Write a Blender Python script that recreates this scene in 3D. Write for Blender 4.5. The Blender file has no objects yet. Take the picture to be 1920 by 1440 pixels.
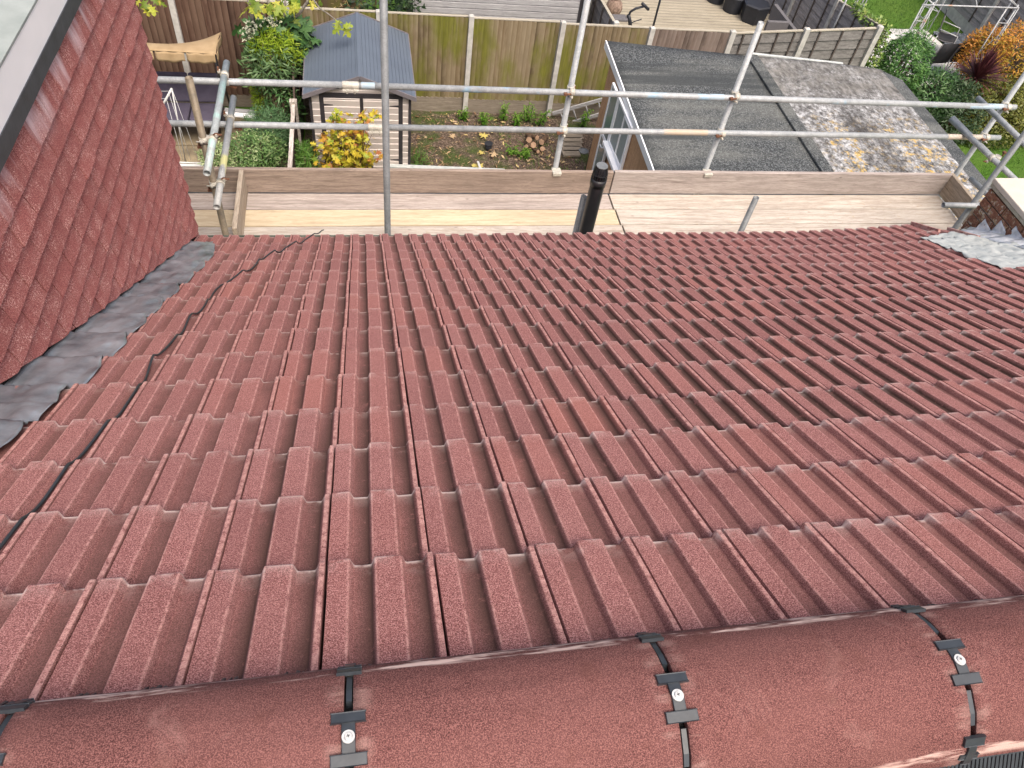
import bpy, math, random
import numpy as np
from mathutils import Vector, Matrix
random.seed(7); np.random.seed(7)
SC = bpy.context.scene
COL = SC.collection

# ------------------------------------------------------------------ camera
CAM = np.array([0.10387, -4.09658, 3.52221])
RT = np.array([0.982625, -0.144963, 0.115901])
UP = np.array([0.043209, 0.785983, 0.616737])
FW = np.array([0.180500, 0.601013, -0.778590])
FPX = 1398.875                       # focal length in pixels of a 1920 wide picture
cd = bpy.data.cameras.new('camera'); cam = bpy.data.objects.new('camera', cd); COL.objects.link(cam)
cd.sensor_width = 36; cd.lens = FPX / 1920 * 36; cd.clip_start = 0.02; cd.clip_end = 500
cam.matrix_world = Matrix(((RT[0], UP[0], -FW[0], CAM[0]), (RT[1], UP[1], -FW[1], CAM[1]), (RT[2], UP[2], -FW[2], CAM[2]), (0, 0, 0, 1)))
SC.camera = cam
# ------------------------------------------------------------------ light: bright overcast
SUN_EL, SUN_AZ = math.radians(60), math.radians(163)     # azimuth measured from +Y towards +X
w = bpy.data.worlds.new('World'); SC.world = w; w.use_nodes = True
nt = w.node_tree; sky = nt.nodes.new('ShaderNodeTexSky'); sky.sky_type = 'NISHITA'; sky.sun_disc = False
sky.sun_elevation = SUN_EL; sky.sun_rotation = SUN_AZ; sky.dust_density = 8.0; sky.ozone_density = 0.2; sky.air_density = 0.7
nt.links.new(sky.outputs[0], nt.nodes['Background'].inputs[0]); nt.nodes['Background'].inputs[1].default_value = 0.15
sd = bpy.data.lights.new('sun', 'SUN'); sd.energy = 1.0; sd.angle = math.radians(32); sd.color = (1.0, 0.94, 0.86)
so = bpy.data.objects.new('sun', sd); COL.objects.link(so)
dv = Vector((math.sin(SUN_AZ) * math.cos(SUN_EL), math.cos(SUN_AZ) * math.cos(SUN_EL), math.sin(SUN_EL)))
so.rotation_euler = (-dv).to_track_quat('-Z', 'Y').to_euler()
SC.view_settings.view_transform = 'Standard'; SC.view_settings.look = 'None'; SC.view_settings.gamma = 1.0
SC.view_settings.exposure = 0.86
SC.view_settings.use_curve_mapping = False

# ------------------------------------------------------------------ survey helpers: photo pixel -> point on a known plane
def ray(x, y): return FW + RT * (x - 960) / FPX + UP * (720 - y) / FPX
def hit(x, y, p, n):
    d = ray(x, y); n = np.array(n, float); return CAM + d * (((np.array(p, float) - CAM) @ n) / (d @ n))
def GZ(x, y, z=-5.1): return hit(x, y, (0, 0, z), (0, 0, 1))
def GY(x, y, Y): return hit(x, y, (0, Y, 0), (0, 1, 0))
def GX(x, y, X): return hit(x, y, (X, 0, 0), (1, 0, 0))
ZG = -5.1
SINP, COSP = math.sin(0.56126), math.cos(0.56126)
ROOFN = np.array([0, SINP, COSP])
def RV(x, y, h=0.0):
    P = hit(x, y, ROOFN * h, ROOFN); return P[0], -(P[1] - ROOFN[1] * h) * COSP + (P[2] - ROOFN[2] * h) * SINP

# ------------------------------------------------------------------ materials
def lin(c): return tuple(c) + (1.0,) if len(c) == 3 else c
class NT:
    def __init__(s, name):
        s.m = bpy.data.materials.new(name); s.m.use_nodes = True; s.t = s.m.node_tree
        s.b = s.t.nodes['Principled BSDF']; s.out = s.t.nodes['Material Output']
    def n(s, typ, **kw):
        o = s.t.nodes.new(typ)
        for k, v in kw.items(): setattr(o, k, v)
        return o
    def l(s, a, b): s.t.links.new(a, b)
    def pos(s, scale=(1, 1, 1), rot=(0, 0, 0)):
        g = s.n('ShaderNodeNewGeometry'); mp = s.n('ShaderNodeMapping'); mp.inputs['Scale'].default_value = scale
        mp.inputs['Rotation'].default_value = rot; s.l(g.outputs['Position'], mp.inputs[0]); return mp.outputs[0]
    def noise(s, vec, scale, detail=3, rough=0.55, dist=0.0):
        o = s.n('ShaderNodeTexNoise'); o.inputs['Scale'].default_value = scale; o.inputs['Detail'].default_value = detail
        o.inputs['Roughness'].default_value = rough; o.inputs['Distortion'].default_value = dist
        s.l(vec, o.inputs['Vector']); return o.outputs[0]
    def ramp(s, fac, stops, interp='LINEAR'):
        o = s.n('ShaderNodeValToRGB'); r = o.color_ramp; r.interpolation = interp
        while len(r.elements) < len(stops): r.elements.new(0.5)
        for e, (p, c) in zip(r.elements, stops):
            e.position = p; e.color = lin(c) if not isinstance(c, (int, float)) else (c, c, c, 1)
        s.l(fac, o.inputs[0]); return o.outputs[0]
    def mix(s, fac, a, b, mode='MIX'):
        o = s.n('ShaderNodeMix', data_type='RGBA', blend_type=mode)
        for inp, v in ((o.inputs[0], fac), (o.inputs[6], a), (o.inputs[7], b)):
            if isinstance(v, (int, float)): inp.default_value = v
            elif isinstance(v, tuple): inp.default_value = lin(v)
            else: s.l(v, inp)
        return o.outputs[2]
    def math(s, op, a, b=None, c=None):
        o = s.n('ShaderNodeMath', operation=op)
        for inp, v in zip(o.inputs, (a, b, c)):
            if v is None: continue
            if isinstance(v, (int, float)): inp.default_value = v
            else: s.l(v, inp)
        return o.outputs[0]
    def attr(s, name):
        o = s.n('ShaderNodeAttribute', attribute_name=name); return o
    def bump(s, h, strength=0.3, dist=0.002):
        o = s.n('ShaderNodeBump'); o.inputs['Strength'].default_value = strength; o.inputs['Distance'].default_value = dist
        s.l(h, o.inputs['Height']); s.l(o.outputs[0], s.b.inputs['Normal'])
    def done(s, col, rough=0.8, metal=0.0, spec=0.5):
        if isinstance(col, tuple): s.b.inputs['Base Color'].default_value = lin(col)
        else: s.l(col, s.b.inputs['Base Color'])
        if isinstance(rough, (int, float)): s.b.inputs['Roughness'].default_value = rough
        else: s.l(rough, s.b.inputs['Roughness'])
        s.b.inputs['Metallic'].default_value = metal; s.b.inputs['Specular IOR Level'].default_value = spec
        return s.m

def m_plain(name, c1, c2=None, scale=6, rough=0.7, metal=0.0, bump=0.0, spec=0.4, bscale=60, stretch=(1, 1, 1)):
    t = NT(name); c2 = c2 or tuple(x * 0.75 for x in c1)
    v = t.pos(stretch); col = t.ramp(t.noise(v, scale, 5), [(0.3, c2), (0.7, c1)])
    if bump: t.bump(t.noise(t.pos(stretch), bscale, 4), bump, 0.004)
    return t.done(col, rough, metal, spec)

def granule(t, dark, mid, light, scale=620):
    v = t.pos()
    f = t.noise(v, scale, 1.5, 0.6)
    return t.ramp(f, [(0.36, dark), (0.5, mid), (0.64, light)])

def m_tile():
    t = NT('concrete_tile_red')
    a = t.attr('tile'); sp = t.n('ShaderNodeSeparateColor'); t.l(a.outputs['Color'], sp.inputs[0])
    rnd, lu, lv = sp.outputs[0], sp.outputs[1], sp.outputs[2]          # per-tile random, across, along
    b2 = t.attr('worn'); sp2 = t.n('ShaderNodeSeparateColor'); t.l(b2.outputs['Color'], sp2.inputs[0])
    moss, edge, arris = sp2.outputs[0], sp2.outputs[1], sp2.outputs[2]
    col = granule(t, (0.092, 0.032, 0.029), (0.246, 0.092, 0.085), (0.46, 0.235, 0.218), 480)
    v = t.pos()
    big = t.noise(v, 2.2, 5, 0.6)
    col = t.mix(t.ramp(big, [(0.42, 0.0), (0.72, 0.30)]), col, (0.30, 0.150, 0.137))
    mid = t.noise(v, 19, 4, 0.65)
    col = t.mix(t.ramp(mid, [(0.64, 0.0), (0.9, 0.10)]), col, (0.38, 0.22, 0.20))
    col = t.mix(t.ramp(mid, [(0.2, 0.15), (0.34, 0.0)]), col, (0.13, 0.045, 0.038))
    # tile to tile tone
    col = t.mix(t.ramp(rnd, [(0.0, 0.28), (0.35, 0.0)]), col, (0.145, 0.055, 0.052))
    col = t.mix(t.ramp(rnd, [(0.6, 0.0), (0.97, 0.18), (0.985, 0.2), (1.0, 0.38)]), col, (0.36, 0.125, 0.092))
    # a film of dirt and algae in the pans, patchy
    film = t.math('MULTIPLY', lv, t.ramp(t.noise(v, 4.0, 5, 0.6), [(0.30, 0.15), (0.62, 0.80)]))
    col = t.mix(film, col, t.ramp(t.noise(v, 420, 2), [(0.36, (0.065, 0.027, 0.023)), (0.6, (0.18, 0.082, 0.072))]))
    # dirt that has washed into the pans, broken up
    dn = t.noise(v, 38, 4, 0.7); dirt = t.math('MULTIPLY', moss, t.ramp(dn, [(0.28, 0.0), (0.42, 1.0)]))
    col = t.mix(dirt, col, (0.058, 0.028, 0.022))
    # pale lime at the tails; rubbed arrises with highlights painted into the colour
    en = t.noise(v, 24, 3, 0.6); lime = t.math('MULTIPLY', edge, t.ramp(en, [(0.40, 0.0), (0.54, 1.0)]))
    col = t.mix(lime, col, (0.74, 0.62, 0.57))
    an = t.noise(v, 60, 3, 0.7); ar = t.math('MULTIPLY', arris, t.ramp(an, [(0.36, 0.0), (0.66, 0.85)]))
    col = t.mix(ar, col, (0.58, 0.33, 0.29))
    scr = t.noise(t.pos((1, 1, 1)), 7.5, 8, 0.75, 1.5)
    col = t.mix(t.ramp(scr, [(0.67, 0.0), (0.73, 0.55)]), col, (0.55, 0.40, 0.37))
    t.bump(t.noise(v, 330, 2), 0.6, 0.0015)
    return t.done(col, 0.86, 0, 0.35)

def m_ridge():
    t = NT('ridge_tile_red')
    col = granule(t, (0.052, 0.021, 0.020), (0.130, 0.052, 0.048), (0.225, 0.105, 0.095), 600)
    v = t.pos()
    col = t.mix(t.ramp(t.noise(v, 5, 6, 0.65), [(0.4, 0.0), (0.7, 0.45)]), col, (0.185, 0.085, 0.076))
    col = t.mix(t.ramp(t.noise(v, 9, 6, 0.7, 0.8), [(0.60, 0.0), (0.76, 0.35)]), col, (0.36, 0.21, 0.185))
    col = t.mix(t.ramp(t.noise(v, 14, 3, 0.6), [(0.25, 0.5), (0.42, 0.0)]), col, (0.11, 0.045, 0.036))
    a = t.attr('worn'); sp = t.n('ShaderNodeSeparateColor'); t.l(a.outputs['Color'], sp.inputs[0])
    w_ = t.math('MULTIPLY', sp.outputs[0], t.ramp(t.noise(t.pos((1, 6, 6)), 6, 4, 0.7), [(0.49, 0.0), (0.60, 1.0)]))
    col = t.mix(w_, col, (0.74, 0.54, 0.47))
    t.bump(t.noise(v, 340, 2), 0.6, 0.0015)
    return t.done(col, 0.95, 0, 0.15)

def m_cheek():
    t = NT('hanging_tile_red')
    a = t.attr('tile'); sp = t.n('ShaderNodeSeparateColor'); t.l(a.outputs['Color'], sp.inputs[0])
    v = t.pos()
    f = t.noise(v, 420, 1.5, 0.6)
    col = t.ramp(f, [(0.36, (0.15, 0.042, 0.040)), (0.5, (0.29, 0.090, 0.084)), (0.62, (0.39, 0.145, 0.13)), (0.74, (0.66, 0.42, 0.38))])
    fl = t.noise(t.pos((1, 1, 1)), 13, 4, 0.7)
    sp2 = t.noise(v, 210, 1, 0.5); fleck = t.math('MULTIPLY', t.ramp(sp2, [(0.54, 0.0), (0.62, 1.0)]), t.ramp(fl, [(0.42, 0.0), (0.62, 0.8)]))
    col = t.mix(fleck, col, (0.72, 0.45, 0.40))
    col = t.mix(t.ramp(sp.outputs[0], [(0.0, 0.22), (0.5, 0.0)]), col, (0.13, 0.036, 0.034))
    col = t.mix(t.ramp(sp.outputs[0], [(0.6, 0.0), (1.0, 0.16)]), col, (0.34, 0.10, 0.085))
    # mortar wash that ran down from under the lead
    st = t.noise(t.pos((1, 9.0, 1.4), (0.0, 0, 0)), 1.0, 4, 0.6)
    run = t.math('MULTIPLY', sp.outputs[2], t.ramp(st, [(0.50, 0.0), (0.66, 1.0)]))
    col = t.mix(run, col, (0.62, 0.50, 0.52))
    t.bump(t.noise(v, 300, 2), 0.6, 0.0015)
    return t.done(col, 0.85, 0, 0.35)

def m_wood(name, axis, base, dark, pale=None, scale=1.0, knots=True, bump=0.25):
    """weathered timber with its grain along axis 0/1/2"""
    t = NT(name); s = [14.0, 14.0, 14.0]; s[axis] = 0.9
    s = tuple(x * scale for x in s); v = t.pos(s)
    g = t.noise(v, 2.4, 8, 0.72, 0.6)
    col = t.ramp(g, [(0.30, dark), (0.52, base), (0.75, pale or tuple(min(1, x * 1.2) for x in base))])
    big = t.noise(t.pos(tuple(1.0 if i != axis else 0.35 for i in range(3))), 3.0, 4, 0.6)
    col = t.mix(t.ramp(big, [(0.35, 0.35), (0.6, 0.0)]), col, tuple(x * 0.62 for x in base))
    fine = t.noise(t.pos(tuple(x * 5 for x in s)), 2.0, 3, 0.8)
    col = t.mix(t.ramp(fine, [(0.36, 0.65), (0.52, 0.0)]), col, dark)
    st = t.noise(t.pos(tuple(5.0 if i != axis else 1.6 for i in range(3))), 2.2, 6, 0.7, 1.2)
    col = t.mix(t.ramp(st, [(0.56, 0.0), (0.70, 0.45)]), col, tuple(x * 0.55 for x in base))
    col = t.mix(t.ramp(st, [(0.26, 0.4), (0.40, 0.0)]), col, pale or tuple(min(1, x * 1.2) for x in base))
    if knots:
        vo = t.n('ShaderNodeTexVoronoi'); vo.inputs['Scale'].default_value = 2.6
        sv = [3.0, 3.0, 3.0]; sv[axis] = 1.2; t.l(t.pos(tuple(sv)), vo.inputs['Vector'])
        col = t.mix(t.ramp(vo.outputs['Distance'], [(0.0, 0.85), (0.07, 0.0)]), col, tuple(x * 0.5 for x in dark))
    if name.startswith('pale_deck'):
        col = t.mix(t.ramp(t.noise(t.pos((1.0, 1.4, 1)), 7.5, 3, 0.5, 2.5), [(0.66, 0.0), (0.70, 0.4), (0.74, 0.0)]), col, (0.33, 0.23, 0.11))
        col = t.mix(t.ramp(t.noise(t.pos((1.0, 2.0, 1)), 16, 3, 0.6), [(0.70, 0.0), (0.75, 0.5)]), col, (0.20, 0.15, 0.11))
    t.bump(g, bump, 0.004)
    return t.done(col, 0.82, 0, 0.3)

def m_metal(name, c1=(0.42, 0.44, 0.45), c2=(0.24, 0.26, 0.27), tint=None):
    t = NT(name); v = t.pos()
    col = t.ramp(t.noise(v, 14, 6, 0.7), [(0.3, c2), (0.7, c1)])
    col = t.mix(t.ramp(t.noise(v, 90, 4, 0.7), [(0.35, 0.35), (0.55, 0.0)]), col, tuple(x * 0.5 for x in c2))
    if tint: col = t.mix(t.ramp(t.noise(v, 2.6, 4, 0.6), [(tint[1], 0.0), (tint[1] + 0.08, 0.9)]), col, tint[0])
    col = t.mix(t.ramp(t.noise(v, 5.0, 6, 0.75), [(0.66, 0.0), (0.78, 0.5)]), col, (0.36, 0.30, 0.22))
    t.bump(t.noise(v, 120, 3), 0.25, 0.001)
    return t.done(col, 0.55, 0.12, 0.5)

def m_leaf(name, stops, rough=0.5, trans=0.15):
    t = NT(name); a = t.attr('leaf'); sp = t.n('ShaderNodeSeparateColor'); t.l(a.outputs['Color'], sp.inputs[0])
    n = len(stops); col = t.ramp(sp.outputs[0], [(i / max(1, n - 1), c) for i, c in enumerate(stops)])
    col = t.mix(t.ramp(t.noise(t.pos(), 60, 3), [(0.4, 0.35), (0.6, 0.0)]), col, tuple(x * 0.5 for x in stops[0]))
    tr = t.n('ShaderNodeBsdfTranslucent'); t.l(col, tr.inputs[0]); mx = t.n('ShaderNodeMixShader'); mx.inputs[0].default_value = trans
    t.done(col, rough, 0, 0.35); t.l(t.b.outputs[0], mx.inputs[1]); t.l(tr.outputs[0], mx.inputs[2]); t.l(mx.outputs[0], t.out.inputs[0])
    return t.m

def m_soil():
    t = NT('garden_soil'); v = t.pos()
    col = t.ramp(t.noise(v, 26, 6, 0.75), [(0.32, (0.022, 0.016, 0.012)), (0.5, (0.10, 0.073, 0.055)), (0.62, (0.24, 0.18, 0.14)), (0.74, (0.50, 0.44, 0.37))])
    col = t.mix(t.ramp(t.noise(v, 1.7, 5, 0.65), [(0.47, 0.0), (0.60, 0.85)]), col, t.ramp(t.noise(v, 60, 3), [(0.35, (0.020, 0.040, 0.008)), (0.7, (0.10, 0.14, 0.035))]))
    t.bump(t.noise(v, 30, 5, 0.7), 0.9, 0.05)
    return t.done(col, 0.95, 0, 0.2)

def m_felt():
    t = NT('mineral_felt'); v = t.pos()
    col = t.ramp(t.noise(v, 48, 2, 0.8), [(0.36, (0.014, 0.017, 0.019)), (0.50, (0.044, 0.050, 0.053)), (0.64, (0.155, 0.165, 0.168))])
    col = t.mix(t.ramp(t.noise(t.pos((0.6, 1.6, 1)), 1.3, 5, 0.6), [(0.40, 0.0), (0.68, 0.5)]), col, (0.17, 0.175, 0.16))
    col = t.mix(t.ramp(t.noise(t.pos((0.25, 3.0, 1)), 1.0, 3, 0.5), [(0.34, 0.8), (0.46, 0.0)]), col, (0.035, 0.04, 0.042))
    t.bump(t.noise(v, 95, 2), 0.5, 0.003)
    return t.done(col, 0.9, 0, 0.3)

def m_lichen():
    t = NT('lichened_cement_roof'); v = t.pos()
    col = t.ramp(t.noise(t.pos((1.4, 1.1, 1)), 10.0, 8, 0.74), [(0.38, (0.045, 0.044, 0.044)), (0.50, (0.20, 0.202, 0.202)), (0.64, (0.48, 0.495, 0.505))])
    a = t.attr('worn'); sp = t.n('ShaderNodeSeparateColor'); t.l(a.outputs['Color'], sp.inputs[0])
    strip = t.ramp(t.noise(t.pos((1.05, 0.22, 1)), 1.7, 6, 0.7, 0.5), [(0.50, 0.0), (0.60, 0.9)])
    strip = t.math('MAXIMUM', t.math('MULTIPLY', strip, 0.4), t.math('MULTIPLY', sp.outputs[2], t.ramp(t.noise(t.pos((1.6, 0.5, 1)), 3.5, 6, 0.75), [(0.32, 0.0), (0.58, 0.92)])))
    blk = t.ramp(t.noise(v, 30, 5, 0.8), [(0.35, (0.020, 0.019, 0.019)), (0.62, (0.060, 0.057, 0.056)), (0.75, (0.32, 0.32, 0.32))])
    col = t.mix(strip, col, blk)
    col = t.mix(t.math('MULTIPLY', sp.outputs[1], t.ramp(t.noise(v, 2.5, 4), [(0.35, 0.3), (0.6, 1.0)])), col, t.ramp(t.noise(t.pos((1, 0.4, 1)), 9, 5, 0.7), [(0.35, (0.045, 0.043, 0.040)), (0.7, (0.23, 0.222, 0.205))]))
    yl = t.math('MULTIPLY', sp.outputs[0], t.ramp(t.noise(v, 8.5, 7, 0.78), [(0.53, 0.0), (0.60, 0.9)]))
    col = t.mix(yl, col, t.ramp(t.noise(v, 40, 3), [(0.3, (0.26, 0.20, 0.09)), (0.55, (0.52, 0.34, 0.06)), (0.75, (0.48, 0.46, 0.40))]))
    t.bump(t.noise(v, 60, 4), 0.4, 0.004)
    return t.done(col, 0.92, 0, 0.2)

def m_grass():
    t = NT('grass'); v = t.pos()
    col = t.ramp(t.noise(v, 40, 4, 0.7), [(0.3, (0.018, 0.050, 0.005)), (0.55, (0.052, 0.128, 0.012)), (0.75, (0.12, 0.21, 0.03))])
    col = t.mix(t.ramp(t.noise(v, 1.1, 4), [(0.35, 0.45), (0.65, 0.0)]), col, (0.10, 0.16, 0.03))
    t.bump(t.noise(v, 60, 3), 0.8, 0.03)
    return t.done(col, 0.9, 0, 0.2)

def m_fence(name, brown, grey, green, gthr=0.5):
    t = NT(name); a = t.attr('tile'); sp = t.n('ShaderNodeSeparateColor'); t.l(a.outputs['Color'], sp.inputs[0])
    g = t.noise(t.pos((14, 14, 0.8)), 1.6, 7, 0.7)
    col = t.ramp(g, [(0.3, tuple(x * 0.45 for x in brown)), (0.5, brown), (0.72, grey)])
    col = t.mix(t.ramp(sp.outputs[0], [(0.0, 0.85), (0.45, 0.0)]), col, tuple(x * 0.38 for x in brown))
    col = t.mix(t.ramp(sp.outputs[0], [(0.5, 0.0), (1.0, 0.7)]), col, grey)
    col = t.mix(t.math('MULTIPLY', sp.outputs[1], t.ramp(t.noise(t.pos((5, 5, 2)), 2, 4), [(0.3, 0.2), (0.6, 0.7)])), col, tuple(min(1, x * 1.35) for x in grey))  # highlight along each board's proud edge, painted into the colour
    moss = t.noise(t.pos((1.0, 1.0, 0.45)), 1.15, 5, 0.6); m = t.ramp(moss, [(gthr, 0.0), (gthr + 0.14, 0.85)])
    col = t.mix(m, col, t.ramp(t.noise(t.pos((20, 20, 2)), 1.5, 4), [(0.3, tuple(x * 0.6 for x in green)), (0.7, green)]))
    t.bump(g, 0.3, 0.004)
    return t.done(col, 0.85, 0, 0.3)

def m_brick():
    t = NT('old_brick'); a = t.attr('tile'); sp = t.n('ShaderNodeSeparateColor'); t.l(a.outputs['Color'], sp.inputs[0])
    v = t.pos(); col = t.ramp(t.noise(v, 45, 5, 0.7), [(0.3, (0.07, 0.036, 0.024)), (0.55, (0.23, 0.105, 0.066)), (0.75, (0.34, 0.20, 0.14))])
    col = t.mix(t.ramp(sp.outputs[0], [(0.0, 0.5), (0.6, 0.0)]), col, (0.06, 0.035, 0.028))
    col = t.mix(t.ramp(t.noise(v, 22, 6, 0.8), [(0.53, 0.0), (0.58, 0.9)]), col, t.ramp(t.noise(v, 70, 3), [(0.35, (0.30, 0.20, 0.03)), (0.55, (0.42, 0.40, 0.34)), (0.7, (0.62, 0.60, 0.55))]))
    t.bump(t.noise(v, 80, 4), 0.5, 0.004)
    return t.done(col, 0.9, 0, 0.25)

M = dict(
    tile=m_tile(), ridge=m_ridge(), cheek=m_cheek(),
    under=m_plain('roofing_underlay', (0.02, 0.015, 0.014), rough=0.95),
    lead=m_plain('lead_sheet', (0.38, 0.41, 0.45), (0.13, 0.145, 0.165), 9.0, 0.36, 0.4, 0.5, 0.5, 25),
    leadnew=m_plain('oxidised_lead', (0.68, 0.70, 0.73), (0.34, 0.38, 0.43), 22, 0.5, 0.15, 0.5, 0.5, 40),
    sealant=m_plain('pale_flashing_strip', (0.52, 0.54, 0.515), (0.34, 0.375, 0.375), 12, 0.55, 0.1, 0.4, 0.5, 40),
    black=m_plain('black_plastic', (0.035, 0.042, 0.050), (0.022, 0.027, 0.033), 40, 0.42, 0, 0.1, 0.5),
    darkgap=m_plain('black_rubber', (0.008, 0.008, 0.009), rough=0.8),
    pvcb=m_plain('black_pipe', (0.020, 0.021, 0.024), (0.012, 0.012, 0.014), 12, 0.35, 0, 0.05, 0.5),
    white=m_plain('white_board', (0.86, 0.87, 0.89), (0.76, 0.78, 0.80), 3, 0.35, 0, 0.0, 0.5),
    upvc=m_plain('white_upvc', (0.86, 0.88, 0.90), (0.78, 0.80, 0.83), 3, 0.3),
    screw=m_plain('bright_zinc', (0.72, 0.72, 0.70), (0.5, 0.5, 0.49), 80, 0.35, 0.3),
    darkslot=m_plain('dark_slot', (0.06, 0.06, 0.06), rough=0.6),
    dfelt=m_plain('grey_dormer_felt', (0.30, 0.33, 0.32), (0.17, 0.20, 0.19), 5, 0.85, 0, 0.3, 0.3, 40),
    trim=m_plain('dark_lead_trim', (0.060, 0.066, 0.078), (0.036, 0.040, 0.048), 12, 0.5, 0.1, 0.2),
    gutter=m_plain('mossy_gutter', (0.10, 0.115, 0.095), (0.03, 0.035, 0.025), 22, 0.8, 0, 0.4),
    debris=m_plain('gutter_debris', (0.10, 0.11, 0.07), (0.012, 0.014, 0.010), 45, 0.95, 0, 1.0),
    galv=m_metal('galvanised_tube'), galvd=m_metal('dull_galvanised_tube', (0.20, 0.215, 0.225), (0.115, 0.125, 0.13)),
    galvg=m_metal('green_stained_tube', (0.42, 0.46, 0.46), (0.25, 0.28, 0.285), ((0.36, 0.56, 0.52), 0.50)),
    galvb=m_metal('blue_marked_tube', (0.44, 0.46, 0.47), (0.26, 0.28, 0.29), ((0.26, 0.46, 0.62), 0.58)),
    galvt=m_metal('rusty_tan_tube', (0.26, 0.21, 0.145), (0.125, 0.105, 0.075)),
    galvy=m_metal('paint_marked_tube', (0.44, 0.45, 0.44), (0.28, 0.29, 0.285), ((0.56, 0.55, 0.24), 0.56)),
    coup=m_metal('plated_coupler', (0.60, 0.58, 0.50), (0.33, 0.31, 0.27)), rust=m_plain('rusty_bolt', (0.22, 0.10, 0.055), (0.10, 0.05, 0.03), 60, 0.7, 0.3),
    deck=m_wood('pale_deck_board', 0, (0.47, 0.425, 0.37), (0.26, 0.215, 0.175), (0.58, 0.54, 0.485)),
    decky=m_wood('yellow_deck_board', 0, (0.54, 0.455, 0.32), (0.38, 0.29, 0.19), (0.62, 0.54, 0.40)),
    deckg=m_wood('greyed_deck_board', 0, (0.40, 0.35, 0.32), (0.20, 0.165, 0.145), (0.54, 0.485, 0.44)),
    toe=m_wood('brown_toe_board', 0, (0.31, 0.245, 0.20), (0.14, 0.105, 0.085), (0.42, 0.34, 0.285)),
    toeend=m_wood('end_toe_board', 1, (0.42, 0.35, 0.27), (0.20, 0.155, 0.11), (0.55, 0.47, 0.37)),
    sill=m_plain('render_wall', (0.42, 0.40, 0.37), (0.3, 0.29, 0.27), 8, 0.9, 0, 0.3),
    brick=m_brick(), mortar=m_plain('mortar', (0.30, 0.27, 0.22), (0.14, 0.12, 0.10), 30, 0.95, 0, 0.6),
    slab=m_plain('capping_slab', (0.50, 0.465, 0.405), (0.44, 0.405, 0.35), 9, 0.85, 0, 0.3), bed=m_plain('slab_bedding', (0.42, 0.41, 0.34), (0.26, 0.25, 0.19), 25, 0.9, 0, 0.4),
    soil=m_soil(), felt=m_felt(), lichen=m_lichen(), grass=m_grass(),
)

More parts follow.
